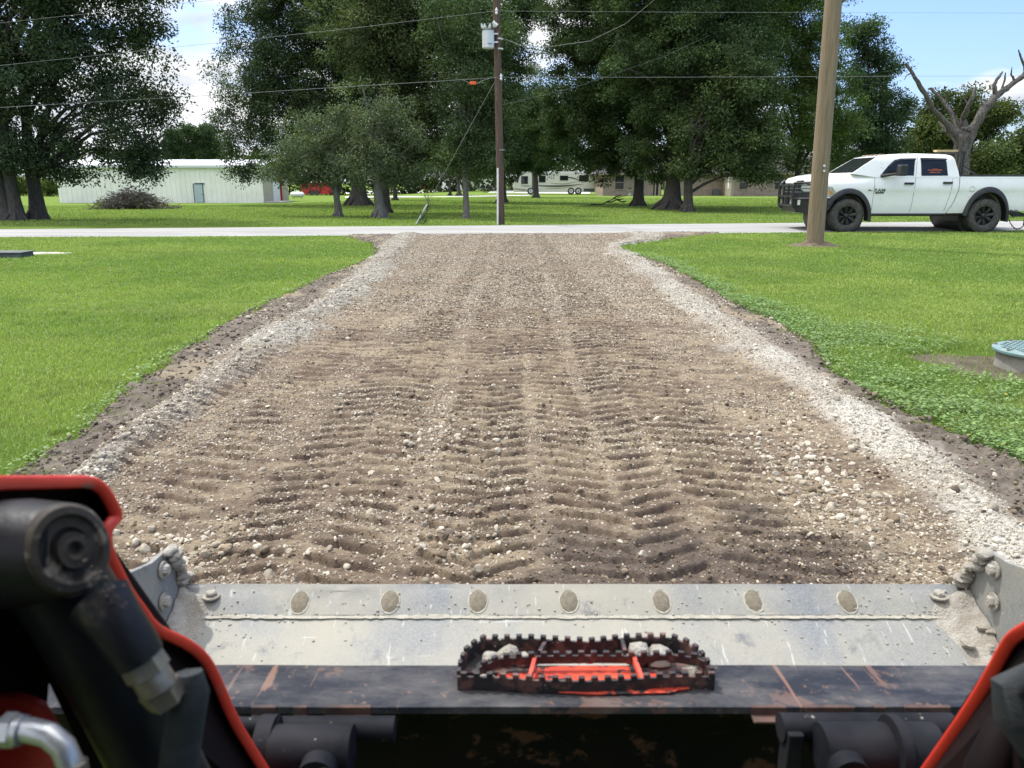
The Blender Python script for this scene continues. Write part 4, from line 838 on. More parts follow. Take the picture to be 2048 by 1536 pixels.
mb = MB(); mb.bb((rx(1028.5), yr-.25, rzv(363)), (rx(1031), yr-.05, rzv(356))); mb.obj('mirror', M['black_plastic'], rv)
MB().prism([Vector((rx(1029.2), yr-.012, rzv(363))), Vector((rx(1037.2), yr-.012, rzv(347.5))), Vector((rx(1040), yr-.012, rzv(349))), Vector((rx(1036), yr-.012, rzv(366)))], (0, 2.52, 0)).obj('windscreen', M['glass'], rv)

# ------------------------------------------------------------------ red trailer, propane tank, brush pile, fallen branch
yt = at(630, 391).y; tz0 = float(terr(at(630, 391).x, yt))
def qx(u): return py(u, 391, yt).x
def qz(v): return py(630, v, yt).z
rt = thing('livestock_trailer', 'red livestock trailer parked right of the metal building', 'trailer', (qx(630), yt, tz0))
MB().prism([Vector((qx(u), yt, qz(v))) for u, v in ((602, 388), (602, 366), (650, 365), (655, 371), (658, 380), (658, 388))], (0, 2.2, 0)).obj('body', M['red_paint_far'], rt, bevel=.04)
for u in range(606, 650, 6): MB().bb((qx(u), yt-.05, qz(387)), (qx(u+.8), yt-.003, qz(366.5))).obj('post', M['red_paint_far'], rt)
mb = MB(); mb.bb((qx(604), yt-.03, qz(373)), (qx(648), yt-.002, qz(371.5))); mb.obj('slot_panel', M['black_plastic'], rt)
for u in (624, 634):
    MB().lathe([(.12, -.1), (.38, -.1), (.4, -.06), (.4, .1)], 20, (qx(u), yt-.06, tz0+.4), 'y').obj('wheel', M['tyre'], rt, smooth=True)
MB().tube([(qx(617), yt-.1, tz0+.45), (qx(621), yt-.1, tz0+.88), (qx(637), yt-.1, tz0+.88), (qx(641), yt-.1, tz0+.45)], .07, 6).obj('fender', M['black_metal'], rt)
MB().tube([(qx(658), yt+1, tz0+.45), (qx(666), yt+1, tz0+.45)], .06, 6).tube([(qx(665), yt+1, tz0), (qx(665), yt+1, tz0+.9)], .04, 6).obj('hitch', M['black_metal'], rt)
p_ = at(595, 397); ptk = thing('propane_tank', 'white capsule shaped propane tank on the grass beside the red trailer', 'tank', p_)
L_ = 1.0; mb = MB(); mb.lathe([(0, -L_), (.2, -L_+.04), (.35, -L_+.2), (.38, -L_+.35), (.38, L_-.35), (.35, L_-.2), (.2, L_-.04), (0, L_)], 20, (p_.x, p_.y, p_.z+.55), 'x'); mb.obj('tank', M['roof_metal'], ptk, smooth=True)
MB().lathe([(.12, 0), (.12, .14), (.0, .2)], 14, (p_.x, p_.y, p_.z+.91)).obj('valve_cover', M['roof_metal'], ptk, smooth=True)
MB().bb((p_.x-.6, p_.y-.2, p_.z), (p_.x-.5, p_.y+.2, p_.z+.22)).obj('leg', M['galv'], ptk); MB().bb((p_.x+.5, p_.y-.2, p_.z), (p_.x+.6, p_.y+.2, p_.z+.22)).obj('leg', M['galv'], ptk)
B = at(267, 418); bp = thing('brush_pile', 'heap of cut branches and leaves on the lawn in front of the metal building', 'brush pile', B); s = B.y*cp/F
R = random.Random(5); mb = MB(); hw_ = 68*s; hh_ = 38*s
for k in range(520):
    x_ = R.gauss(0, .45)*hw_; y_ = R.uniform(-.8, .8); mh = hh_*max(.12, 1-(x_/hw_)**2)*max(.3, 1-y_*y_); z_ = R.uniform(.05, 1)**.7*mh
    a_ = R.uniform(0, 2*PI); L_ = R.uniform(.5, 1.6); el = R.gauss(.1, .35); d = Vector((math.cos(a_)*math.cos(el), math.sin(a_)*math.cos(el), math.sin(el)))*L_/2
    c_ = Vector((B.x+x_, B.y+y_, B.z+z_)); q1, q2 = c_-d, c_+d; q1.z = max(q1.z, B.z+.02); q2.z = max(q2.z, B.z+.02)
    r_ = R.uniform(.008, .028); mb.tube([q1, c_+Vector((R.uniform(-.05, .05), 0, R.uniform(-.04, .08))), q2], [r_, r_*.9, r_*.5], 5)
mb.obj('branch', M['dead'], bp)['kind'] = 'stuff'
cts = [(B.x+R.uniform(-.95, .95)*hw_, B.y+R.uniform(-.9, .6), B.z+R.uniform(.08, .5)*hh_) for _ in range(60)]
V, cc = leafcloud(np.array(cts), np.full(60, .3), 40, .08, .035, (.10, .10, .055), .4); npmesh('dead_leaves', V, np.arange(len(V)).reshape(-1, 4), M['leaf'], cc, parent=bp)
cts = [(B.x+R.gauss(0, .32)*hw_, B.y+R.uniform(-.4, .6), B.z+R.uniform(.2, .75)*hh_) for _ in range(40)]
V, cc = leafcloud(np.array(cts), np.full(40, .3), 25, .08, .035, (.13, .095, .075), .4); npmesh('brown_leaves', V, np.arange(len(V)).reshape(-1, 4), M['leaf'], cc, parent=bp)
fb = thing('fallen_branch', 'crooked dark fallen branch lying on the grass left of the pecan trunk', 'branch', at(1200, 411)); Yb = at(1200, 411).y
mb = MB()
for L_ in ([(1178, 411), (1186, 408.5), (1202, 409.5), (1212, 404), (1226, 398), (1240, 394), (1256, 390)], [(1212, 404), (1222, 404), (1234, 399), (1247, 398)], [(1226, 398), (1232, 393), (1243, 390)], [(1234, 399), (1244, 404), (1252, 402)]):
    mb.tube([py(u, v, Yb) for u, v in L_], [.05*(1-.11*i) for i in range(len(L_))], 6, .2)
mb.obj('branch', M['black_plastic'], fb)
# shrubs at the back left
for u, v, h_, lab in ((20, 392, 38, 'bushy yellow-green shrub behind the fused oak trunks'), (48, 392, 34, 'bushy green shrub seen between the two left oaks'), (100, 393, 30, 'dark shrub just left of the metal building')):
    B = at(u, v); s = B.y*cp/F; sh = thing('shrub', lab, 'shrub', B, 'shrubs left of the metal building')
    cts = [(B.x+random.gauss(0, 9)*s, B.y+random.uniform(-1, 1), B.z+random.uniform(.1, 1)*h_*s) for _ in range(60)]
    V, cc = leafcloud(np.array(cts), np.full(60, .8), 80, .28, .12, (.085, .12, .03), .35); npmesh('foliage', V, np.arange(len(V)).reshape(-1, 4), M['leaf'], cc, parent=sh)
    MB().tube([B, B+Vector((0, 0, h_*s*.6))], .08, 6).obj('stem', M['bark'], sh)

# ------------------------------------------------------------------ lawn furniture: manhole riser, utility box
cx_, cy_ = MH[0]
mh = thing('septic_riser', 'round concrete riser with a teal ribbed lid on the bare patch at right', 'septic riser', (cx_, cy_, 0))
zt_ = .15
MB().lathe([(.0, -.05), (.31, -.05), (.30, .05), (.295, zt_-.03), (.0, zt_-.03)], 48, (cx_, cy_, 0)).obj('concrete_ring', M['ring'], mh, smooth=True)
ld = MB().lathe([(.0, zt_-.029), (.32, zt_-.03), (.33, zt_-.02), (.33, zt_-.004), (.31, zt_+.006), (.0, zt_+.012)], 56, (cx_, cy_, 0)).obj('lid', M['teal'], mh, smooth=True)
mb = MB()
for i in range(-6, 7):
    for j in range(-6, 7):
        if math.hypot(i, j) < 6.2: mb.box((cx_+i*.045, cy_+j*.045, zt_+.011), (.022, .022, .006))
mb.obj('grip_stud', M['teal'], ld)['kind'] = 'stuff'
for k in range(8): a_ = k*PI/4+.2; MB().lathe([(.012, 0), (.012, .01)], 8, (cx_+.305*math.cos(a_), cy_+.305*math.sin(a_), zt_+.006)).obj('screw', M['nut'], ld)
p_ = at(12, 517); ub = thing('meter_box', 'low dark meter box set in the grass at the left edge', 'meter box', p_)
MB().bb((p_.x-.45, p_.y, -.02), (p_.x+.28, p_.y+.4, .09)).obj('box_body', M['box_dark'], ub, bevel=.012)
MB().bb((p_.x-.47, p_.y-.02, .09), (p_.x+.3, p_.y+.42, .115)).obj('lid', M['box_dark'], ub, bevel=.008)
# ------------------------------------------------------------------ white pickup
TC = at(1690, 465); TK = thing('pickup_truck', 'white lifted crew cab pickup with black wheels and grille guard on the road', 'pickup truck', (TC.x, TC.y+1.0, 0), local=True)
K_ = TC.y*cp+(CH-0)*sp*0; K_ = F/((TC.y)*cp+CH*sp)
def T2(u, v): return ((u-1690)/K_, (465-v)/K_)
def poly2(P): return [T2(*p) for p in P]
def arch(cx_, cv, rx_, rv_, a0, a1, n=14): return [(cx_+rx_*math.cos(math.radians(a0+(a1-a0)*i/n)), cv-rv_*math.sin(math.radians(a0+(a1-a0)*i/n))) for i in range(n+1)]
def wb(x, z):
    w_ = .985-.035*float(ss(.75, .45, z))-.045*float(ss(1.25, 1.55, z))+.012*float(ss(1.10, 1.16, z))*float(ss(1.4, 1.2, z))
    w_ -= .20*float(ss(1.36, 1.66, z))*float(ss(.75, .25, x)); w_ -= .40*float(ss(-.30, -1.25, x)); return w_
def wg(x, z): return .94-(z-1.53)*.30
def solid(poly, wf, lv=(), xv=(), off=0.0, y0=None, side=0, th=.02):
    bm = bmesh.new(); f = bm.faces.new([bm.verts.new((x, 0, z)) for x, z in poly])
    for z in lv: bmesh.ops.bisect_plane(bm, geom=bm.verts[:]+bm.edges[:]+bm.faces[:], plane_co=(0, 0, z), plane_no=(0, 0, 1))
    for x in xv: bmesh.ops.bisect_plane(bm, geom=bm.verts[:]+bm.edges[:]+bm.faces[:], plane_co=(x, 0, 0), plane_no=(1, 0, 0))
    bmesh.ops.triangulate(bm, faces=[f for f in bm.faces if len(f.verts) > 4])
    bm.verts.index_update(); n = len(bm.verts); V = [v.co.copy() for v in bm.verts]
    if side == 0: A_ = [(v.x, -(wf(v.x, v.z)+off), v.z) for v in V]; B_ = [(v.x, (wf(v.x, v.z)+off), v.z) for v in V]
    else: A_ = [(v.x, side*(wf(v.x, v.z)+off), v.z) for v in V]; B_ = [(v.x, side*(wf(v.x, v.z)+off-th), v.z) for v in V]
    fs = [tuple(v.index for v in f.verts) for f in bm.faces]; ed_ = [(e.verts[0].index, e.verts[1].index) for e in bm.edges if e.is_boundary]
    bm.free(); mb = MB(); mb.add(A_+B_, fs+[tuple(i+n for i in f[::-1]) for f in fs]+[(a, b_, b_+n, a+n) for a, b_ in ed_]); return mb
LV = [.5, .6, .7, .8, .95, 1.08, 1.13, 1.18, 1.3, 1.4, 1.48, 1.55]; XV = [-1.1, -.95, -.8, -.65, -.5, -.35, -.1, .2, .45, .65, .8, 1.2, 1.9]
fa = arch(1690, 436, 41, 48, 172, 0); ra = arch(1966, 436, 40, 50, 170, -2)
cabp = [(1600, 366), (1603, 360), (1622, 355), (1649, 351.5), (1694, 349.5), (1718, 353), (1736, 356.5), (1905.5, 356.5), (1904.5, 385), (1898, 406), (1886.5, 428), (1736, 430)]+fa[::-1]+[(1646, 415), (1600, 412)]
body = solid(poly2(cabp), wb, LV, XV).obj('body', M['white_paint'], TK, smooth=True, angle=28)
bedp = [(1907.5, 357), (2051, 357), (2054, 361), (2053, 400), (2051, 423)]+[(2008, 423)]+ra[::-1]+[(1924, 427), (1888.5, 427.5), (1900, 406), (1906.5, 385)]
solid(poly2(bedp), wb, LV, [2.6, 3.2, 3.9, 4.6]).obj('bed', M['white_paint'], TK, smooth=True, angle=28)
x0, zt = T2(1907.5, 357); x1, _ = T2(2051, 357)
MB().bb((x0, -.93, zt+.002), (x1, -.80, zt+.045)).obj('bed_rail', M['black_plastic'], TK, bevel=.01)
MB().bb((x0, .80, zt+.002), (x1, .93, zt+.045)).obj('bed_rail', M['black_plastic'], TK, bevel=.01)
ghp = [(1694, 351.5), (1720, 334.5), (1746, 318.5), (1763, 315), (1790, 313.3), (1825, 312.8), (1882, 314.4), (1892, 317.5), (1897, 324), (1903, 345), (1905.5, 358), (1736, 358), (1715, 354.5)]
def wgr(x, z): return wg(x, z)-.10*float(ss(2.02, 2.15, z))
solid(poly2(ghp), wgr, [1.55, 1.7, 1.9, 2.0, 2.05, 2.09, 2.12], [.8, 1.0, 1.4, 2., 2.7]).obj('cab', M['white_paint'], TK, smooth=True, angle=28)
# windshield pane on the slanted front
(xa_, za_), (xb_, zb2) = T2(1695, 351.2), T2(1745, 319.4); nx_w, nz_w = (za_-zb2), -(xa_-xb_); l_ = math.hypot(nx_w, nz_w); nx_w, nz_w = -abs(nx_w)/l_, abs(nz_w)/l_
P = []
for (x, z, ins) in ((xa_+.03, za_+.02, .07), (xb_-.02, zb2-.013, .07)):
    for s_ in (-1, 1): P.append(Vector((x+nx_w*.004, s_*(wg(x, z)-ins), z+nz_w*.004)))
mb = MB(); mb.add(P+[p+Vector((nx_w*.008, 0, nz_w*.008)) for p in P], [(0, 1, 3, 2), (4, 6, 7, 5), (0, 2, 6, 4), (1, 5, 7, 3), (0, 4, 5, 1), (2, 3, 7, 6)])
mb.obj('windshield', M['windshield'], TK)
for sd in (-1, 1):
    w1 = solid(poly2([(1750, 354.5), (1757, 346), (1766, 336), (1778, 326.5), (1789, 324.3), (1818.5, 323.4), (1815.5, 355)]), wg, [], [], .008, side=sd, th=.012).obj('side_window', M['glass'], TK)
    w2 = solid(poly2([(1830, 322.5), (1878, 324), (1880.5, 330), (1882.5, 355), (1830.5, 355.5)]), wg, [], [], .008, side=sd, th=.012).obj('side_window', M['glass'], TK)
    solid(poly2([(1764, 337.2), (1777, 325.5), (1789, 322.6), (1819.5, 321.8), (1819.5, 324.8), (1789, 326), (1779, 328.5), (1767, 338.2)]), wg, [], [], .03, side=sd, th=.02).obj('rain_guard', M['black_plastic'], w1)
    solid(poly2([(1829, 320.8), (1879.5, 322.3), (1880.5, 325.5), (1829, 324.5)]), wg, [], [], .03, side=sd, th=.02).obj('rain_guard', M['black_plastic'], w2)
    # front + rear windows and door seams
    for L_ in ([(1739, 357), (1738.5, 390), (1738, 429)], [(1823.5, 318), (1819.5, 357), (1816.5, 410), (1814, 428.5)], [(1893, 360), (1890, 390), (1881, 428)]):
        mb = MB(); P = []
        for i in range(len(L_)-1):
            for k in range(7):
                t = k/7; u = L_[i][0]*(1-t)+L_[i+1][0]*t; v = L_[i][1]*(1-t)+L_[i+1][1]*t; x, z = T2(u, v); P.append((x, sd*((wg if z > 1.53 else wb)(x, z)-.003), z))
        mb.tube(P, .0065, 5); mb.obj('door_seam', M['black_plastic'], body)
    for u0, u1, vv in ((1797, 1815.5, 370), (1873, 1891.5, 368.8)):
        (x0, z0), (x1, z1) = T2(u0, vv+2), T2(u1, vv-2); h_ = MB().bb((x0, sd*.975, z0), (x1, sd*1.025, z1)).obj('door_handle', M['black_plastic'], body, bevel=.012)
    # fender flares
    for (cx_, cv, a_, b2) in ((1690, 436, (41, 48), (48, 57)), (1966, 436, (40, 50), (45.5, 60))):
        o_ = arch(cx_, cv, b2[0], b2[1], 178 if cx_ > 1800 else 150, -8, 22); i_ = arch(cx_, cv, a_[0]-.5, a_[1]-1, 178 if cx_ > 1800 else 150, -8, 22)
        if cx_ > 1800: o_[0] = (1919, 430)
        mb = MB(); V = []
        for (ou, ov_), (iu, iv) in zip(o_, i_):
            for (u, v, yy_) in ((ou, ov_, .96), (ou, ov_+.3, 1.02), ((ou*.4+iu*.6), (ov_*.4+iv*.6), 1.055), (iu, iv, 1.05), (iu, iv, .80)):
                x, z = T2(u, v); V.append((x, sd*yy_*(1-.03*(x < -.4)), z))
        n_ = len(o_); mb.add(V, [(i*5+k, (i+1)*5+k, (i+1)*5+k+1, i*5+k+1) for i in range(n_-1) for k in range(4)]+[(0, 1, 2, 3, 4), tuple((n_-1)*5+k for k in range(5))]); mb.obj('fender_flare', M['black_plastic'], TK, smooth=True, angle=40)
    # mirror
    (x0, z0), (x1, z1) = T2(1774, 356), T2(1789, 335)
    mr = MB().bb((x0, sd*1.10, z0), (x1, sd*1.34, z1)).obj('mirror', M['black_plastic'], TK, bevel=.03)
    a0_ = T2(1747, 356); a1_ = T2(1775, 352); MB().tube([(a0_[0]+.05, sd*.93, a0_[1]), (a1_[0], sd*1.12, a1_[1]), (a1_[0]+.1, sd*1.15, a1_[1])], [.045, .035, .03], 8).obj('arm', M['black_plastic'], mr, smooth=True)
    # headlight
    hl = solid(poly2([(1645, 375.5), (1656, 376), (1661, 383), (1666, 392), (1663, 395), (1645, 395)]), wb, [], [-.6, -.5, -.4], .012, side=sd, th=.03).obj('headlight', M['lamp'], TK, smooth=True)
    solid(poly2([(1652, 384), (1657, 384), (1659, 391), (1652, 391)]), wb, [], [], .018, side=sd, th=.012).obj('turn_signal', M['amber'], hl)
    # tail light
    tl_ = solid(poly2([(2043, 370), (2049.5, 369), (2054, 372), (2054.5, 394), (2041, 395)]), wb, [], [], .014, side=sd, th=.03).obj('tail_light', M['red_lens'], TK)
# inner arches and chassis
for c_ in (1690, 1966):
    x, z = T2(c_, 436); mb = MB(); mb.lathe([(.0, -.7), (.60, -.7), (.60, .7), (.0, .7)], 28, (x, 0, z+.02), 'y'); mb.obj('wheel_well', M['black_plastic'], TK)
x0, z0 = T2(1745, 434); x1, z1 = T2(2045, 424)
mb = MB(); mb.bb((T2(1640, 0)[0], -.42, .62), (x1, -.32, .74)); mb.obj('chassis_rail', M['black_metal'], TK)
mb = MB(); mb.bb((T2(1640, 0)[0], .32, .62), (x1, .42, .74)); mb.obj('chassis_rail', M['black_metal'], TK)
MB().bb((.75, -.6, .44), (1.35, .1, .62)).obj('transmission', M['black_metal'], TK, bevel=.03)
for c_ in (1690, 1963): x = T2(c_, 0)[0]; MB().tube([(x, -.8, .44), (x, -.15, .44), (x, 0, .44), (x, .15, .44), (x, .8, .44)], [.05, .06, .17, .06, .05], 12).obj('axle', M['black_metal'], TK, smooth=True)
for sd in (-1, 1): (x0, _), (x1, _) = T2(1738, 0), T2(1885, 0); MB().tube([(x0, sd*.96, .49), (x1, sd*.96, .49)], .04, 10).obj('side_step', M['chrome' if 0 else 'black_metal'], TK, smooth=True)
(x0, _), (x1, _) = T2(1737, 0), T2(1888, 0)
for sd in (-1, 1): MB().bb((x0, sd*.90, .505), (x1, sd*.955, .545)).obj('sill', M['black_plastic'], TK)
# grille, bumper, guard
gp = [(1598.5, 371), (1603, 366.5), (1646, 366), (1646, 397), (1598.5, 398)]
gr2 = solid(poly2(gp), wb, [], [-1.1, -.95, -.8], .012).obj('grille', M['black_plastic'], TK)
for v in (372, 379, 386): solid(poly2([(1597.6, v), (1645, v-1), (1645, v+.6), (1597.6, v+1.8)]), wb, [], [-1.1, -.95, -.8], .03).obj('bar', M['badge'], gr2)
bmp = [(1594, 399), (1664, 398), (1661, 405), (1653, 420), (1646, 426), (1612, 428), (1597, 426)]
def wbm(x, z): return 1.02-.46*float(ss(-.45, -1.35, x))
solid(poly2(bmp), wbm, [], [-1.2, -1.05, -.9, -.75, -.6]).obj('front_bumper', M['black_metal'], TK, smooth=True, angle=25)
gd = MB(); xg = T2(1598, 0)[0]; zt_, zb_ = T2(0, 367)[1], T2(0, 421)[1]
hoops = []
for yy_ in (-.58, .58): gd.tube([(xg+.02, yy_, zb_), (xg-.10, yy_, zb_+.08), (xg-.12, yy_, zt_-.12), (xg-.02, yy_, zt_), (xg+.15, yy_*.98, zt_+.01)], .042, 10)
for z_ in (zb_+.12, (zt_+zb_)/2-.02, zt_-.1): gd.tube([(xg-.11, -.58, z_), (xg-.13, 0, z_), (xg-.11, .58, z_)], .028, 8)
for yy_ in (-.2, .2): gd.tube([(xg-.12, yy_, zb_+.1), (xg-.12, yy_, zt_-.05)], .03, 8)
for s_ in (-1, 1):
    gd.tube([(xg-.11, s_*.58, zt_-.03), (xg+.15, s_*.80, zt_-.03), (xg+.55, s_*.93, zt_-.18)], .03, 8); gd.tube([(xg-.11, s_*.58, zb_+.3), (xg+.15, s_*.84, zb_+.3), (xg+.5, s_*.98, zb_+.3)], .03, 8)
gd.obj('grille_guard', M['black_metal'], TK, smooth=True, angle=50)
for sd in (-1, 1): MB().lathe([(.0, -.03), (.09, -.03), (.10, .05), (.0, .06)], 16, (xg-.05, sd*.35, zb_+.2), 'x').obj('fog_light', M['lamp'], TK, smooth=True)
# cab lights, rack, light bar
for k in range(5):
    x, z = T2(1758, 315); MB().bb((x-.03, -.52+.26*k-.05, z-.01), (x+.09, -.52+.26*k+.05, z+.022)).obj('marker_light', M['marker'], TK, bevel=.012)
xr_, zr_ = T2(1911, 357); _, zt2 = T2(0, 309)
mb = MB()
for s_ in (-.85, .85): mb.bb((xr_-.03, s_-.03, zr_), (xr_+.03, s_+.03, zt2))
mb.bb((xr_-.03, -.85, zt2-.06), (xr_+.03, .85, zt2)); mb.bb((xr_-.02, -.85, zr_+.03), (xr_+.02, .85, zr_+.08))
for k in range(9): mb.bb((xr_-.012, -.76+.19*k-.012, zr_+.05), (xr_+.012, -.76+.19*k+.012, zt2-.03))
mb.tube([(xr_+.02, -.85, zr_+.3), (xr_+.5, -.85, zr_+.02)], .02, 6); mb.tube([(xr_+.02, .85, zr_+.3), (xr_+.5, .85, zr_+.02)], .02, 6); mb.obj('headache_rack', M['black_metal'], TK)
(x0, z0), (x1, z1) = T2(1866, 311.5), T2(1907, 306.5)
lbar = thing('lumber', 'short pale timber lying on top of the black headache rack', 'timber', (TC.x+x0, TC.y+1.0, z0))
MB().box((TC.x+(x0+x1)/2, TC.y+.45, (z0+z1)/2+.02), (x1-x0, .22, .05)).obj('board', M['wood'], lbar, bevel=.004)
# wheels
def wheel(x, y, sd):
    c = (x, y, .455)
    prof = [(.27, -.15), (.33, -.165), (.41, -.165), (.445, -.14), (.455, -.10), (.455, .10), (.445, .14), (.41, .165), (.33, .165), (.27, .15)]
    wl = MB().lathe(prof, 44, c, 'y', cap=False).obj('wheel', M['tyre'], TK, smooth=True, angle=50)
    tb_ = MB()
    for k in range(40):
        a_ = 2*PI*k/40; 
        for yo, ph in ((-.115, 0), (-.035, .5), (.045, 0), (.12, .5)):
            b_ = a_+ph*2*PI/40; tb_.box((x+.457*math.cos(b_), y+yo, .455+.457*math.sin(b_)), (.045, .062, .022), Matrix.Rotation(-b_+PI/2, 3, 'Y'))
        tb_.box((x+.425*math.cos(a_), y+sd*.162, .455+.425*math.sin(a_)), (.026, .014, .045), Matrix.Rotation(-a_+PI/2, 3, 'Y'))
    tb_.obj('tread', M['tyre'], wl)['kind'] = 'stuff'
    rm = MB(); rm.lathe([(.265, 0), (.275, sd*.05), (.285, sd*.13), (.275, sd*.145), (.255, sd*.13), (.245, sd*.04), (.0, sd*.02)], 36, c, 'y')
    for k in range(8):
        a_ = 2*PI*k/8+.2
        for o_ in (-.09, .09):
            b_ = a_+o_; d1 = Vector((math.cos(b_), 0, math.sin(b_))); d0 = Vector((math.cos(a_), 0, math.sin(a_)))
            rm.tube([Vector(c)+d0*.05+Vector((0, sd*.09, 0)), Vector(c)+d1*.16+Vector((0, sd*.115, 0)), Vector(c)+d1*.262+Vector((0, sd*.125, 0))], [.022, .018, .022], 5)
    rm.lathe([(.0, sd*.02), (.07, sd*.03), (.07, sd*.12), (.045, sd*.15), (0, sd*.155)], 18, c, 'y'); rm.obj('rim', M['black_metal'], wl, smooth=True, angle=35)
xf_, xre = T2(1690, 0)[0], T2(1963, 0)[0]
for x in (xf_, xre):
    for sd in (-1, 1): wheel(x, sd*.87, sd)
# badges and window decal
def text(s, x, y, z, size, m_, par, name='badge', ext=.003, sx=1.0):
    cu = bpy.data.curves.new(name, 'FONT'); cu.body = s; cu.size = size; cu.extrude = ext; cu.align_x = 'CENTER'; cu.align_y = 'CENTER'; cu.space_character = 1.1; cu.offset = .004
    cu.materials.append(m_); o = bpy.data.objects.new(name, cu); sc.collection.objects.link(o); me = bpy.data.meshes.new_from_object(o); bpy.data.objects.remove(o); me.materials.clear(); me.materials.append(m_)
    o = bpy.data.objects.new(name, me); sc.collection.objects.link(o); o.parent = par; o.location = (x, y, z); o.rotation_euler = (PI/2, 0, 0); o.scale = (sx, 1, 1); return o
x, z = T2(1750, 383); text('RAM', x, -(wb(x, z)+.004), z, .105, M['badge'], TK, sx=1.35)
x, z = T2(1750, 388); text('2500', x, -(wb(x, z)+.004), z, .065, M['badge_dark'], TK, sx=1.7)
x, z = T2(1731, 383.5); MB().box((x, -(wb(x, z)+.003), z), (.12, .006, .012)).box((x-.02, -(wb(x, z)+.0032), z+.016), (.05, .006, .02)).obj('emblem', M['badge_dark'], TK)
dc = MB(); x0, zc_ = T2(1857, 347); R = random.Random(3)
for r_, (zo, hh2, wtot) in enumerate(((.03, .05, .40), (-.03, .035, .30), (.065, .02, .12))):
    x_ = x0-wtot/2
    while x_ < x0+wtot/2:
        w_ = R.uniform(.015, .035); h3 = hh2*R.uniform(.7, 1.1); dc.box((x_+w_/2, -(wg(0, zc_+zo)+.011), zc_+zo), (w_*.8, .002, h3)); x_ += w_+.006
dc.obj('window_decal', M['decal'], TK)['kind'] = 'stuff'
x, z = T2(1932, 381); mb = MB(); ring = [(x+.07*math.cos(a_), -(wb(x, z)-.004), z+.07*math.sin(a_)) for a_ in [i*2*PI/20 for i in range(21)]]; mb.tube(ring, .0055, 4); mb.obj('fuel_cap_seam', M['badge'], TK)
# rear bumper, hitch, trailer coupler
x0, z0 = T2(2038, 418); MB().bb((x0, -.93, .60), (x0+.32, .93, .80)).obj('rear_bumper', M['black_metal'], TK, bevel=.03)
hx_, _ = T2(2030, 0)
MB().bb((hx_-.1, -.05, .50), (hx_+.5, .05, .60)).obj('hitch', M['black_metal'], TK)
tg = thing('trailer_coupler', 'black coupler and looping safety chain behind the pickup bumper', 'trailer coupler', (TC.x+hx_+.4, TC.y+.9, .1))
bx = TC.x+T2(2022, 0)[0]; by = TC.y-.05
mb = MB(); mb.bb((bx-.05, by, .44), (bx+1.2, by+.12, .54)); mb.tube([(bx-.12, by+.06, .56), (bx+.1, by+.06, .5)], .07, 8); mb.tube([(bx+.35, by+.06, .2), (bx+.35, by+.06, .85)], .04, 8); mb.obj('coupler_beam', M['black_metal'], tg)
ch = MB(); P = [Vector((bx-.18+.62*t, by, .44-.34*math.sin(PI*t)**.8)) for t in [i/18 for i in range(19)]]
for i in range(18):
    c_ = (P[i]+P[i+1])/2; d = (P[i+1]-P[i]).normalized(); nn_ = Vector((0, 1, 0)) if i % 2 else d.cross(Vector((0, 1, 0))); ring = [c_+d*.030*math.cos(a_)+nn_*.017*math.sin(a_) for a_ in [k*2*PI/8 for k in range(9)]]; ch.tube(ring, .0075, 5)
ch.obj('chain', M['black_metal'], tg)
mb = MB(); mb.tube([(bx-.2, by+.02, .62), (bx-.05, by-.02, .40), (bx+.15, by, .56), (bx+.3, by, .45)], .014, 6); mb.tube([(bx-.2, by+.02, .5), (bx, by-.02, .62), (bx+.2, by, .5)], .012, 6); mb.obj('cable', M['black_metal'], tg)
# ------------------------------------------------------------------ bucket
P0, P1, Pf = pd(1150, 1168, 1.84), pd(1150, 1230, 1.79), pd(1150, 1330, 1.68)
P2, P3 = pd(1150, 1327, 1.17), pd(1150, 1414, 1.05)
XL, XR = -.782, 1.08
bk = thing('bucket', 'worn steel loader bucket with a dirt-filled bolt row and black painted rear lip', 'bucket', (.15, 1.2, .2))
def sheet(prof, name, mat_, nx=60, th=.010, amp=.0015, par=bk, x0=XL, x1=XR, seed=0):
    prof = [Vector((0, y, z)) for y, z in prof]; n_ = len(prof); V = []; nr = []
    for i in range(n_):
        t = (prof[min(i+1, n_-1)]-prof[max(i-1, 0)]).normalized(); nr.append(Vector((0, -t.z, t.y)))
    for s_ in (0, 1):
        for j in range(nx+1):
            x = x0+(x1-x0)*j/nx
            for i in range(n_):
                p = prof[i]-nr[i]*th*s_; e = amp*(float(fbm(x*5+i, i*.7+seed, 2, 3))-.5)*2*(1-s_); V.append((x, p.y+nr[i].y*e, p.z+nr[i].z*e))
    m_ = n_*(nx+1); fs = [(j*n_+i, (j+1)*n_+i, (j+1)*n_+i+1, j*n_+i+1) for j in range(nx) for i in range(n_-1)]
    fs += [tuple(m_+k for k in f[::-1]) for f in fs]
    for j in range(nx): fs += [(j*n_, (j+1)*n_, m_+(j+1)*n_, m_+j*n_), (j*n_+n_-1, (j+1)*n_+n_-1, m_+(j+1)*n_+n_-1, m_+j*n_+n_-1)]
    for i in range(n_-1): fs += [(i, i+1, m_+i+1, m_+i), (nx*n_+i, nx*n_+i+1, m_+nx*n_+i+1, m_+nx*n_+i)]
    return MB().add(V, fs).obj(name, M[mat_], par, smooth=True, angle=25)
lerp = lambda a_, b_, t: (a_[0]*(1-t)+b_[0]*t, a_[1]*(1-t)+b_[1]*t)
e0, e1 = (P0.y, P0.z), (P1.y, P1.z)
ce = sheet([(P0.y+.004, P0.z-.006), e0, lerp(e0, e1, .22), lerp(e0, e1, .26), lerp(e0, e1, .6), e1][::-1], 'cutting_edge', 'steel', th=.018)
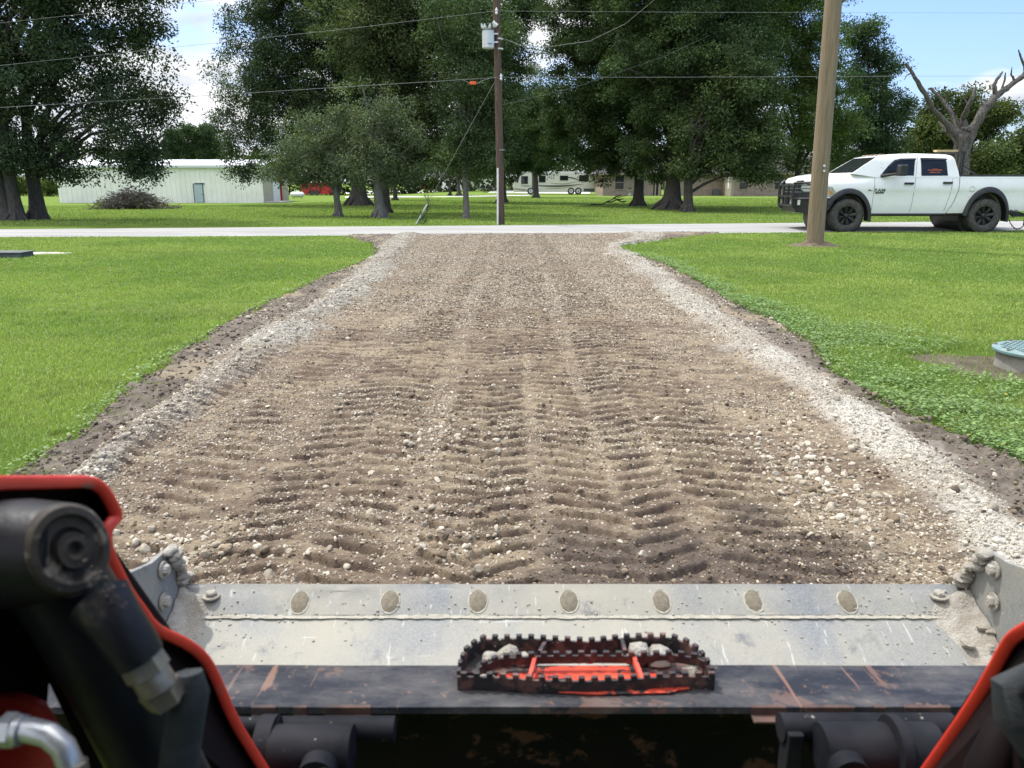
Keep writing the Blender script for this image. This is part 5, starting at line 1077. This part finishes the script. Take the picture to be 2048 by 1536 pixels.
fd = (Pf.y-P1.y, Pf.z-P1.z); fl = [(P1.y-.001+fd[0]*t, P1.z-.006+fd[1]*t) for t in (0, .3, .6, 1, 1.5, 2.1)]
hl_ = fl[-1]; fl += [(hl_[0]-.09, hl_[1]-.01), (hl_[0]-.15, hl_[1]+.04), (hl_[0]-.18, hl_[1]+.12), (P2.y+.0, P2.z-.10), (P2.y, P2.z-.012)]
sheet(fl[::-1], 'floor_plate', 'steel', th=.008)
tp_ = [(P2.y, P2.z-.003), lerp((P2.y, P2.z), (P3.y, P3.z), .05), lerp((P2.y, P2.z), (P3.y, P3.z), .5), (P3.y, P3.z)]
sheet(tp_[::-1], 'top_plate', 'bucket_paint', th=.010, amp=.001)
sheet([(P3.y, P3.z-.012), (P3.y+.03, P3.z-.07), (P3.y+.05, P3.z-.2), (P3.y+.05, .24)][::-1], 'back_plate', 'bucket_back', th=.008)
R = random.Random(2); V = []
for i in range(161):
    x = XL+(XR-XL)*i/160; V += [(x, P1.y+.003+R.uniform(-.001, .0025), P1.z+.0005+.003*(.003/.0224)), (x, P1.y-.006-R.uniform(0, .004), P1.z-.0040)]
MB().add(V, [(2*i, 2*i+2, 2*i+3, 2*i+1) for i in range(160)]).obj('dusty_seam', M['dust'], ce, smooth=True)
# side plates
for x, nm in ((XL, 1), (XR, -1)):
    tip = (pd(1975, 1101, 1.747).y, pd(1975, 1101, 1.747).z); prof = [e0, (e0[0]-.012, e0[1]+.05), (tip[0]+.015, tip[1]-.03), tip, (tip[0]-.07, tip[1]+.006), (P2.y+.1, P2.z+.02), (P3.y, P3.z+.02), (P3.y+.05, .24), (hl_[0]-.1, hl_[1]-.02), (hl_[0], hl_[1]-.012), (P1.y, P1.z-.02)]
    sp_ = MB().prism([(x-nm*.003, y, z) for y, z in prof], (-nm*.012, 0, 0)).obj('side_plate', M['steel'], bk, bevel=.002)
    # caked dirt along the jagged leading edge and corner
    dm = MB(); R = random.Random(4 if nm > 0 else 9)
    for i in range(16):
        t = i/15; y = tip[0]*(1-t)+(e0[0]+.0)*t; z = tip[1]*(1-t)+(e0[1]+.01)*t; dm.stone((x+nm*R.uniform(.000, .014), y+R.uniform(-.012, .004), z+R.uniform(-.008, .010)), R.uniform(.010, .020), R.random(), 2, .8)
    for i in range(16): dm.stone((x+nm*abs(R.gauss(0, .03)), P1.y+R.uniform(-.12, .05), P1.z+R.uniform(-.035, .0)), R.uniform(.008, .022), R.random(), 2, .5)
    dm.obj('caked_dirt', M['dirt'], sp_, smooth=True, angle=40)['kind'] = 'stuff'
    def bolt(c, axis, par):
        mb = MB(); s_ = nm if axis == 'x' else 1; mb.lathe([(.020, 0), (.020, s_*.004), (.015, s_*.005), (.0, s_*.005)], 18, c, axis); mb.lathe([(.0135, s_*.004), (.0135, s_*.012), (.011, s_*.015), (0, s_*.015)], 6, c, axis); mb.obj('bolt', M['dirt'], par, smooth=True, angle=25)
    bolt((x, tip[0]-.035, tip[1]-.03), 'x', sp_); bolt((x, tip[0]-.05, tip[1]-.10), 'x', sp_)
    cb = lerp(e0, e1, .45); bolt((x+nm*(.072), cb[0], cb[1]+.002), 'z', ce)
cr_ = MB(); R = random.Random(21)
for i in range(420):
    t = R.random(); x = XL+.02+(XR-XL-.04)*R.random()
    if R.random() < .45: x = XR-abs(R.gauss(0, .10)) if R.random() < .6 else XL+abs(R.gauss(0, .08))
    if R.random() < .4: q_ = lerp(e1, e0, R.random()**2*.9); z_ = q_[1]+.001
    else: k_ = R.random()**1.6*1.3; q_ = (fl[0][0]+fd[0]*k_, fl[0][1]+fd[1]*k_); z_ = q_[1]+.001
    x = min(max(x, XL+.008), XR-.008); cr_.stone((x, q_[0], z_), R.uniform(.0012, .0042)*(1.6 if abs(x-XR) < .06 else 1), i, 1, .6)
tag(cr_.obj('dirt_crumbs', M['dirt'], bk, smooth=False), kind='stuff')
dc_ = MB()
for (xc_, sg) in ((XR, -1), (XL, 1)):
    V = []; n1, n2 = 14, 12
    for i in range(n1):
        for j in range(n2):
            a_ = i/(n1-1); b_ = j/(n2-1); wd_ = .11*(.6+.8*float(vn(a_*3+xc_, 2.0, 1))); x = xc_+sg*wd_*b_; k_ = -.6+a_*2.2
            q_ = lerp(e1, e0, -k_) if k_ < 0 else (fl[0][0]+fd[0]*k_, fl[0][1]+fd[1]*k_)
            V.append((x, q_[0], q_[1]+.028*(1-b_)**2.2*(.5+float(fbm(a_*9, b_*7+xc_, 3, 3)))-.002*b_-.001))
    dc_.add(V, [(i*n2+j, (i+1)*n2+j, (i+1)*n2+j+1, i*n2+j+1) for i in range(n1-1) for j in range(n2-1)])
tag(dc_.obj('corner_dirt', M['dirt'], bk, smooth=True), kind='stuff')
# dirt-filled plough bolt recesses
for i, (u, v) in enumerate(((600, 1205), (780, 1204), (956, 1203), (1138, 1203), (1323, 1203), (1507, 1203), (1695, 1204))):
    zz_ = 1.84-.05*((v-1168)/62); c = pd(u, v, zz_); t = Vector((0, e0[0]-e1[0], e0[1]-e1[1])).normalized(); n_ = Vector((0, -t.z, t.y)); xx = Vector((1, 0, 0)); R = random.Random(i); V = [c+n_*.0035]; k_ = 22
    lean = (u-1150)/900
    for rr, hh in ((.35, .0042), (.7, .0035), (1, .0002)):
        for j in range(k_): a_ = 2*PI*j/k_; q = rr*(1+R.uniform(-.07, .07)*(rr > .9)); V.append(c+xx*(.0205*q*math.cos(a_)+lean*-.004*q*math.sin(a_))+t*.0265*q*math.sin(a_)*(1.1 if math.sin(a_) > 0 else .95)+n_*hh)
    fs = [(0, 1+j, 1+(j+1) % k_) for j in range(k_)]+[(1+r*k_+j, 1+(r+1)*k_+j, 1+(r+1)*k_+(j+1) % k_, 1+r*k_+(j+1) % k_) for r in range(2) for j in range(k_)]
    MB().add(V, fs).obj('bolt_recess', M['plug'], ce, smooth=True)
    ring = [c+xx*.0225*math.cos(a_)+t*.0290*math.sin(a_)-n_*.0002 for a_ in [j*2*PI/24 for j in range(25)]]
    MB().tube(ring, .0018, 5, .9, caps=False).obj('dust_rim', M['dust'], ce, smooth=True)
# step: serrated grip bars welded on the top plate
zs = P2.z+.032
def onz(u, v, z):
    d = ray(u, v); t = (z-CH)/d.z; return Vector((0, 0, CH))+d*t
stp = None
def bar(L_, name, mat_, h=.030, th=.004, pitch=.0185, teeth=True, par=bk):
    P = [onz(u, v, zs) for u, v in L_]; mb = MB()
    for i in range(len(P)-1):
        a_, b_ = P[i], P[i+1]; d = (b_-a_); L = d.length
        if L < 1e-5: continue
        ang = math.atan2(d.y, d.x); mb.box((a_+b_)/2-Vector((0, 0, h/2)), (L+.002, th, h-.0005*i % .001), Matrix.Rotation(ang, 3, 'Z'))
    if teeth:
        tot = 0; nxt = pitch*.4
        for i in range(len(P)-1):
            a_, b_ = P[i], P[i+1]; L = (b_-a_).length
            while nxt < tot+L: c = a_.lerp(b_, (nxt-tot)/L); d = b_-a_; mb.box(c+Vector((0, 0, .0028)), (pitch*.48, th*1.5, .008), Matrix.Rotation(math.atan2(d.y, d.x), 3, 'Z')); nxt += pitch
            tot += L
    return mb.obj(name, M[mat_], par, bevel=.0007)
step = bar([(917, 1352), (1000, 1354), (1080, 1360), (1172, 1362), (1260, 1358), (1350, 1352), (1428, 1352)], 'step', 'step_black', h=.021)
bar([(960, 1333), (1000, 1316), (1065, 1312), (1175, 1310), (1270, 1311), (1350, 1309), (1395, 1315), (1412, 1322)], 'grip_bar', 'step_black', par=step, h=.013)
bar([(917, 1352), (921, 1325), (932, 1302), (950, 1287), (968, 1278), (1060, 1277), (1090, 1279), (1180, 1284), (1250, 1276), (1310, 1274), (1345, 1276), (1372, 1285), (1395, 1300), (1412, 1320), (1428, 1352)], 'grip_bar', 'step_black', par=step, h=.027)
for q in ([(1070, 1311), (1058, 1358)], [(1268, 1311), (1285, 1356)], [(1092, 1279), (1080, 1300)], [(1244, 1277), (1250, 1299)]): bar(q, 'rung', 'step_red' if q[0][1] > 1300 else 'step_black', h=.010, th=.006, teeth=False, par=step)
rp = [onz(u, v, P2.z+.006) for u, v in ((1000, 1342), (1120, 1332), (1230, 1331), (1345, 1338), (1360, 1352), (1385, 1375), (1345, 1396), (1180, 1400), (1060, 1390), (990, 1362))]
def clampy(p): return Vector((p.x, max(p.y, P3.y+.006), p.z))
MB().prism([clampy(Vector((p.x, p.y, P2.z+(P3.z-P2.z)*(P2.y-p.y)/(P2.y-P3.y)+.0015))) for p in rp], (0, 0, .003)).obj('red_pad', M['step_red'], step, bevel=.001)
def jag(L_, z, par, nm_, mat_, th=.003, am=.0035, seed=1):
    R = random.Random(seed); P = [onz(u, v, z) for u, v in L_]; Q = []
    for i in range(len(P)):
        a_, b_ = P[i], P[(i+1) % len(P)]; k = max(1, int((b_-a_).length/.009))
        for j in range(k): q = a_.lerp(b_, j/k); Q.append(clampy(Vector((q.x+R.uniform(-am, am), q.y+R.uniform(-am, am)*.6, q.z))))
    return MB().prism([Vector((q.x, q.y, P2.z+(P3.z-P2.z)*(P2.y-q.y)/(P2.y-P3.y)+.002)) for q in Q], (0, 0, th)).obj(nm_, M[mat_], par)
jag([(1010, 1386), (1100, 1382), (1250, 1381), (1350, 1386), (1392, 1392), (1370, 1408), (1200, 1411), (1080, 1407), (1010, 1400)], P2.z-.01, step, 'red_pad', 'step_red', seed=4)
for L_ in ([(925, 1345), (938, 1305), (965, 1286), (1070, 1285), (1078, 1318), (1070, 1345)], [(1262, 1345), (1256, 1318), (1258, 1286), (1340, 1283), (1385, 1300), (1405, 1325), (1410, 1345)]):
    P = [onz(u, v, zs-.022) for u, v in L_]; MB().prism(P, (0, 0, -.003)).obj('grip_plate', M['step_black'], step)
R = random.Random(8); q0 = onz(1060, 1313, zs-.004); q1 = onz(1272, 1313, zs-.004); n_ = 26
U = [q0.lerp(q1, i/n_)+Vector((0, -.0024, R.uniform(-.0015, .002))) for i in range(n_+1)]; L_ = [p-Vector((0, 0, R.uniform(.006, .0105))) for p in U]
MB().prism(U+L_[::-1], (0, -.0008, 0)).obj('red_strip', M['step_red'], step)
labs = ['muddy stone in the left end of the step', 'round muddy stone wedged behind the left rung', 'flat muddy stone between the two left rungs', 'tall muddy stone wedged at the right of the step', 'broad muddy stone right of the tallest one', 'small dusty stone at the right end of the step', 'low heap of grit on the left corner of the step']
for i, (u, v, r_, zo) in enumerate(((982, 1308, .010, .0), (1015, 1300, .014, -.004), (1047, 1304, .012, -.008), (1280, 1296, .017, -.002), (1318, 1302, .016, -.006), (1383, 1322, .011, -.012), (970, 1328, .012, -.018))):
    p = onz(u, v, zs-.004); st = MB().stone((p.x, p.y, p.z-.006+zo), r_*1.3, i*3+1, 2, .85 if i != 6 else .4).obj('stone', M['dirt'], None, smooth=True, angle=30); tag(st, labs[i], 'stone', 'stones caught in the bucket step')
# rear mounting gear
def rear_tube(u0, u1, v, r, name, mat_, z_=1.00, n=20):
    a_, b_ = pd(u0, v, z_), pd(u1, v, z_); b_.y, b_.z = a_.y, a_.z; return MB().tube([a_, b_], r, n).obj(name, M[mat_], bk, smooth=True, angle=50)
rear_tube(555, 790, 1458, .016, 'hinge_tube', 'mount'); c1_ = rear_tube(545, 705, 1500, .030, 'hinge_pin_housing', 'mount', .96); rear_tube(520, 552, 1490, .036, 'collar', 'mount', .97)
rear_tube(1560, 1905, 1455, .018, 'hinge_tube', 'mount'); rear_tube(1640, 1870, 1502, .034, 'hinge_pin_housing', 'mount', .96); rear_tube(1780, 1800, 1495, .038, 'collar', 'mount', .95)
rear_tube(420, 560, 1450, .010, 'hinge_tube', 'mount', .98)
for u0, u1 in ((500, 551), (585, 612), (648, 740), (1505, 1575), (1612, 1712), (1752, 1775), (1812, 1905)):
    a_, b_ = pd(u0, 1419, 1.045), pd(u1, 1419, 1.045); b_.y, b_.z = a_.y, a_.z; mb = MB(); mb.box((a_+b_)/2-Vector((0, -.006, .006)), ((b_-a_).length, .006, .014)); mb.box((a_+b_)/2-Vector((0, .002, .013)), ((b_-a_).length, .018, .004)); mb.obj('hook_bracket', M['rust'], bk, bevel=.001)
mb = MB(); a_ = pd(640, 1530, .93); mb.lathe([(.022, -.02), (.022, .0), (.014, .004), (.014, .02), (0, .022)], 20, a_, 'y'); mb.obj('knob', M['mount'], bk, smooth=True)
mb = MB(); a_ = pd(1690, 1530, .93); mb.lathe([(.022, -.02), (.022, .0), (.014, .004), (.014, .02), (0, .022)], 20, a_, 'y'); mb.obj('knob', M['mount'], bk, smooth=True)
mb = MB(); a_, b_ = pd(1560, 1470, 1.0), pd(1600, 1560, 1.0); mb.box((a_+b_)/2, (.02, .03, .09)); mb.obj('gusset', M['mount'], bk, bevel=.002)

# ------------------------------------------------------------------ loader arms
ld_ = thing('loader', 'red loader arms with black hydraulic cylinder and hoses framing the bottom corners', 'loader', (0, .6, .55))
def armz(u): return .60+.30*max(-.4, u/543) if u < 1024 else .85-.17*(u-1840)/208
def sm(L_, it=2):
    for _ in range(it):
        o = [L_[0]]
        for a_, b_ in zip(L_[:-1], L_[1:]): o += [lerp(a_, b_, .25), lerp(a_, b_, .75)]
        L_ = o+[L_[-1]]
    return L_
def arm(outl, close, wpx_side, par, deep=.055):
    outl = sm(outl); P = [pd(u, v, armz(u)) for u, v in outl]; n_ = len(P); V = []; t_ = .0115
    for i, p in enumerate(P):
        tan = (P[min(i+1, n_-1)]-P[max(i-1, 0)]).normalized(); vd = (p-Vector((0, 0, CH))).normalized(); ins = tan.cross(vd).normalized()*wpx_side
        rings = [p+ins*.0018+vd*0, p+ins*(t_-.0018), p+ins*t_+vd*.0025, p+ins*t_+vd*deep, p+vd*deep, p+vd*.0025]; V += rings
    fs = [(i*6+k, (i+1)*6+k, (i+1)*6+(k+1) % 6, i*6+(k+1) % 6) for i in range(n_-1) for k in range(6)]+[tuple(range(6)), tuple((n_-1)*6+k for k in range(6))]
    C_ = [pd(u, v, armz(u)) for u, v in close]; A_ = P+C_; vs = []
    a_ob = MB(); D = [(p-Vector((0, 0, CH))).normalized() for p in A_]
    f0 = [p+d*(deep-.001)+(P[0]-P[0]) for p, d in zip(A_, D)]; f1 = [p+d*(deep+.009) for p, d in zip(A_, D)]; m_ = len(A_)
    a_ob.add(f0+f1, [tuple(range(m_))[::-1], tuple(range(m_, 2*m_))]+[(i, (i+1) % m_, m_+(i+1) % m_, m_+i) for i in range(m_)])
    pl_ = a_ob.obj('loader_arm', M['arm_shade_black'], par)
    MB().add(V, fs).obj('flange', M['arm_red'], pl_, smooth=True, angle=60); return pl_
la = arm([(-260, 955), (0, 951), (120, 951), (185, 950), (215, 968), (236, 1002), (250, 1036), (226, 1058), (224, 1088), (242, 1130), (268, 1180), (292, 1212), (318, 1250), (372, 1272), (418, 1305), (446, 1360), (474, 1430), (510, 1490), (545, 1545), (640, 1700)], [(260, 1700), (98, 1366), (70, 1700), (-260, 1700)], -1, ld_)
ra_ = arm([(2260, 1140), (2120, 1200), (2060, 1236), (2015, 1262), (1996, 1290), (1970, 1340), (1925, 1415), (1880, 1480), (1838, 1540), (1740, 1690)], [(2260, 1690)], 1, ld_)
def tb(L_, rpx, name, mat_, par=ld_, n=24, sides=None, smooth=True, jit=0):
    P = [pd(u, v, z) for u, v, z in L_]; rr = [r*z/F for r, (_, _, z) in zip(rpx if isinstance(rpx, (list, tuple)) else [rpx]*len(L_), L_)]
    return MB().tube(P, rr, sides or n, jit).obj(name, M[mat_], par, smooth=smooth, angle=45)
cyl = tb([(-300, 1130, .60), (-60, 1112, .60), (60, 1104, .595), (150, 1100, .59)], [108, 108, 106, 92], 'hydraulic_cylinder', 'cyl_black', n=32)
def facing(u, v, z, prof, mat_, name, par, n=36, tilt=.35, sq=1.0):
    c = pd(u, v, z); d = (Vector((0, 0, CH))-c).normalized(); d = (d+Vector((tilt, 0, .0))).normalized(); a_ = d.cross(Vector((0, 0, 1))).normalized(); b_ = a_.cross(d); V = []
    for r, h in prof:
        for k in range(n): t = 2*PI*k/n; V.append(c+a_*math.cos(t)*r*z/F+b_*math.sin(t)*r*z/F*sq+d*h)
    m_ = len(prof); fs = [(i*n+k, i*n+(k+1) % n, (i+1)*n+(k+1) % n, (i+1)*n+k) for i in range(m_-1) for k in range(n)]+[tuple(range(n))[::-1], tuple((m_-1)*n+k for k in range(n))]
    return MB().add(V, fs).obj(name, M[mat_], par, smooth=True, angle=40)
facing(138, 1098, .575, [(76, -.03), (76, 0), (70, .006), (58, .007), (52, .004), (36, .004), (33, .0005), (0, .0005)], 'boss', 'end_boss', cyl, sq=1.22)
facing(150, 1100, .571, [(31, -.003), (30, .0015), (24, .001), (16, .0022), (8, -.001), (4, -.005), (0, -.006)], 'boss', 'pivot_pin', cyl, sq=1.2)
tb([(110, 1150, .62), (160, 1230, .63), (250, 1400, .66), (350, 1600, .70)], [90, 88, 82, 80], 'cylinder_body', 'cyl_black', n=32)
el = tb([(200, 1200, .585), (232, 1245, .58), (262, 1288, .582), (280, 1316, .585)], [60, 52, 50, 47], 'hose_elbow', 'cyl_black')
tb([(279, 1314, .584), (298, 1345, .587)], [42, 44], 'nut', 'nut', el, sides=6, smooth=False)
tb([(298, 1345, .587), (318, 1377, .590)], [37, 38], 'nut', 'nut', el, sides=16); tb([(317, 1375, .59), (336, 1402, .595)], [42, 36], 'nut', 'nut', el, sides=6, smooth=False)
tb([(330, 1392, .60), (360, 1372, .612), (385, 1362, .615)], [26, 28, 26], 'hose', 'sleeve', el)
tb([(380, 1345, .61), (384, 1380, .61), (372, 1430, .612), (362, 1490, .615), (352, 1600, .62)], [24, 33, 36, 37, 38], 'hose_sleeve', 'sleeve', jit=.10)
MB().prism([pd(u, v, .635) for u, v in ((-200, 1392), (30, 1396), (78, 1412), (112, 1468), (165, 1560), (150, 1700), (-200, 1700))], (0, .01, 0)).obj('cross_member', M['arm_red'], ld_, bevel=.003)
tu = tb([(-120, 1470, .55), (0, 1460, .55), (60, 1460, .548), (98, 1470, .547), (126, 1494, .546), (142, 1530, .546), (150, 1620, .55)], 24, 'steel_tube', 'tube_silver')
tb([(8, 1460, .549), (32, 1460, .549)], 34, 'collar', 'tube_silver', tu, sides=6, smooth=False); tb([(33, 1460, .548), (46, 1461, .548)], 30, 'collar', 'tube_silver', tu)
tb([(141, 1528, .546), (152, 1600, .547)], 31, 'collar', 'nut', tu)
tb([(2070, 1340, .66), (2018, 1375, .66), (2030, 1430, .66), (2075, 1490, .66)], [20, 34, 38, 40], 'hose_sleeve', 'sleeve', jit=.15)
tb([(2100, 1420, .70), (2010, 1470, .70), (1975, 1545, .70), (1960, 1640, .70)], [44, 40, 42, 44], 'hose', 'arm_shade_black', jit=.05)

cb = MB(); cb.bb((-.80, -1.0, CH+.34), (1.05, .30, CH+.38)); cb.bb((-.80, -1.04, .3), (1.05, -1.0, CH+.38)); cb.obj('cab', M['black_plastic'], ld_)  # unseen cab roof and back wall, added to shade the arms
MB().bb((-.55, -1.0, .30), (.75, .35, .36)).obj('cab_floor', M['black_metal'], ld_)

gr_b = MB(); R = random.Random(12)
for i in range(60):
    t = R.random(); gr_b.stone(pd(188+t*60+R.gauss(0, 10), 1150+t*60+R.gauss(0, 16), .567), R.uniform(.0006, .0018), i, 1, .7)
gr_b.obj('grease', M['boss'], cyl)['kind'] = 'stuff'

for k_, v_ in (('cyl_black', .22), ('mount', .12), ('bucket_back', .10), ('arm_shade_black', .1), ('bucket_paint', .22), ('boss', .3)):
    M[k_].node_tree.nodes['Principled BSDF'].inputs['Specular IOR Level'].default_value = v_
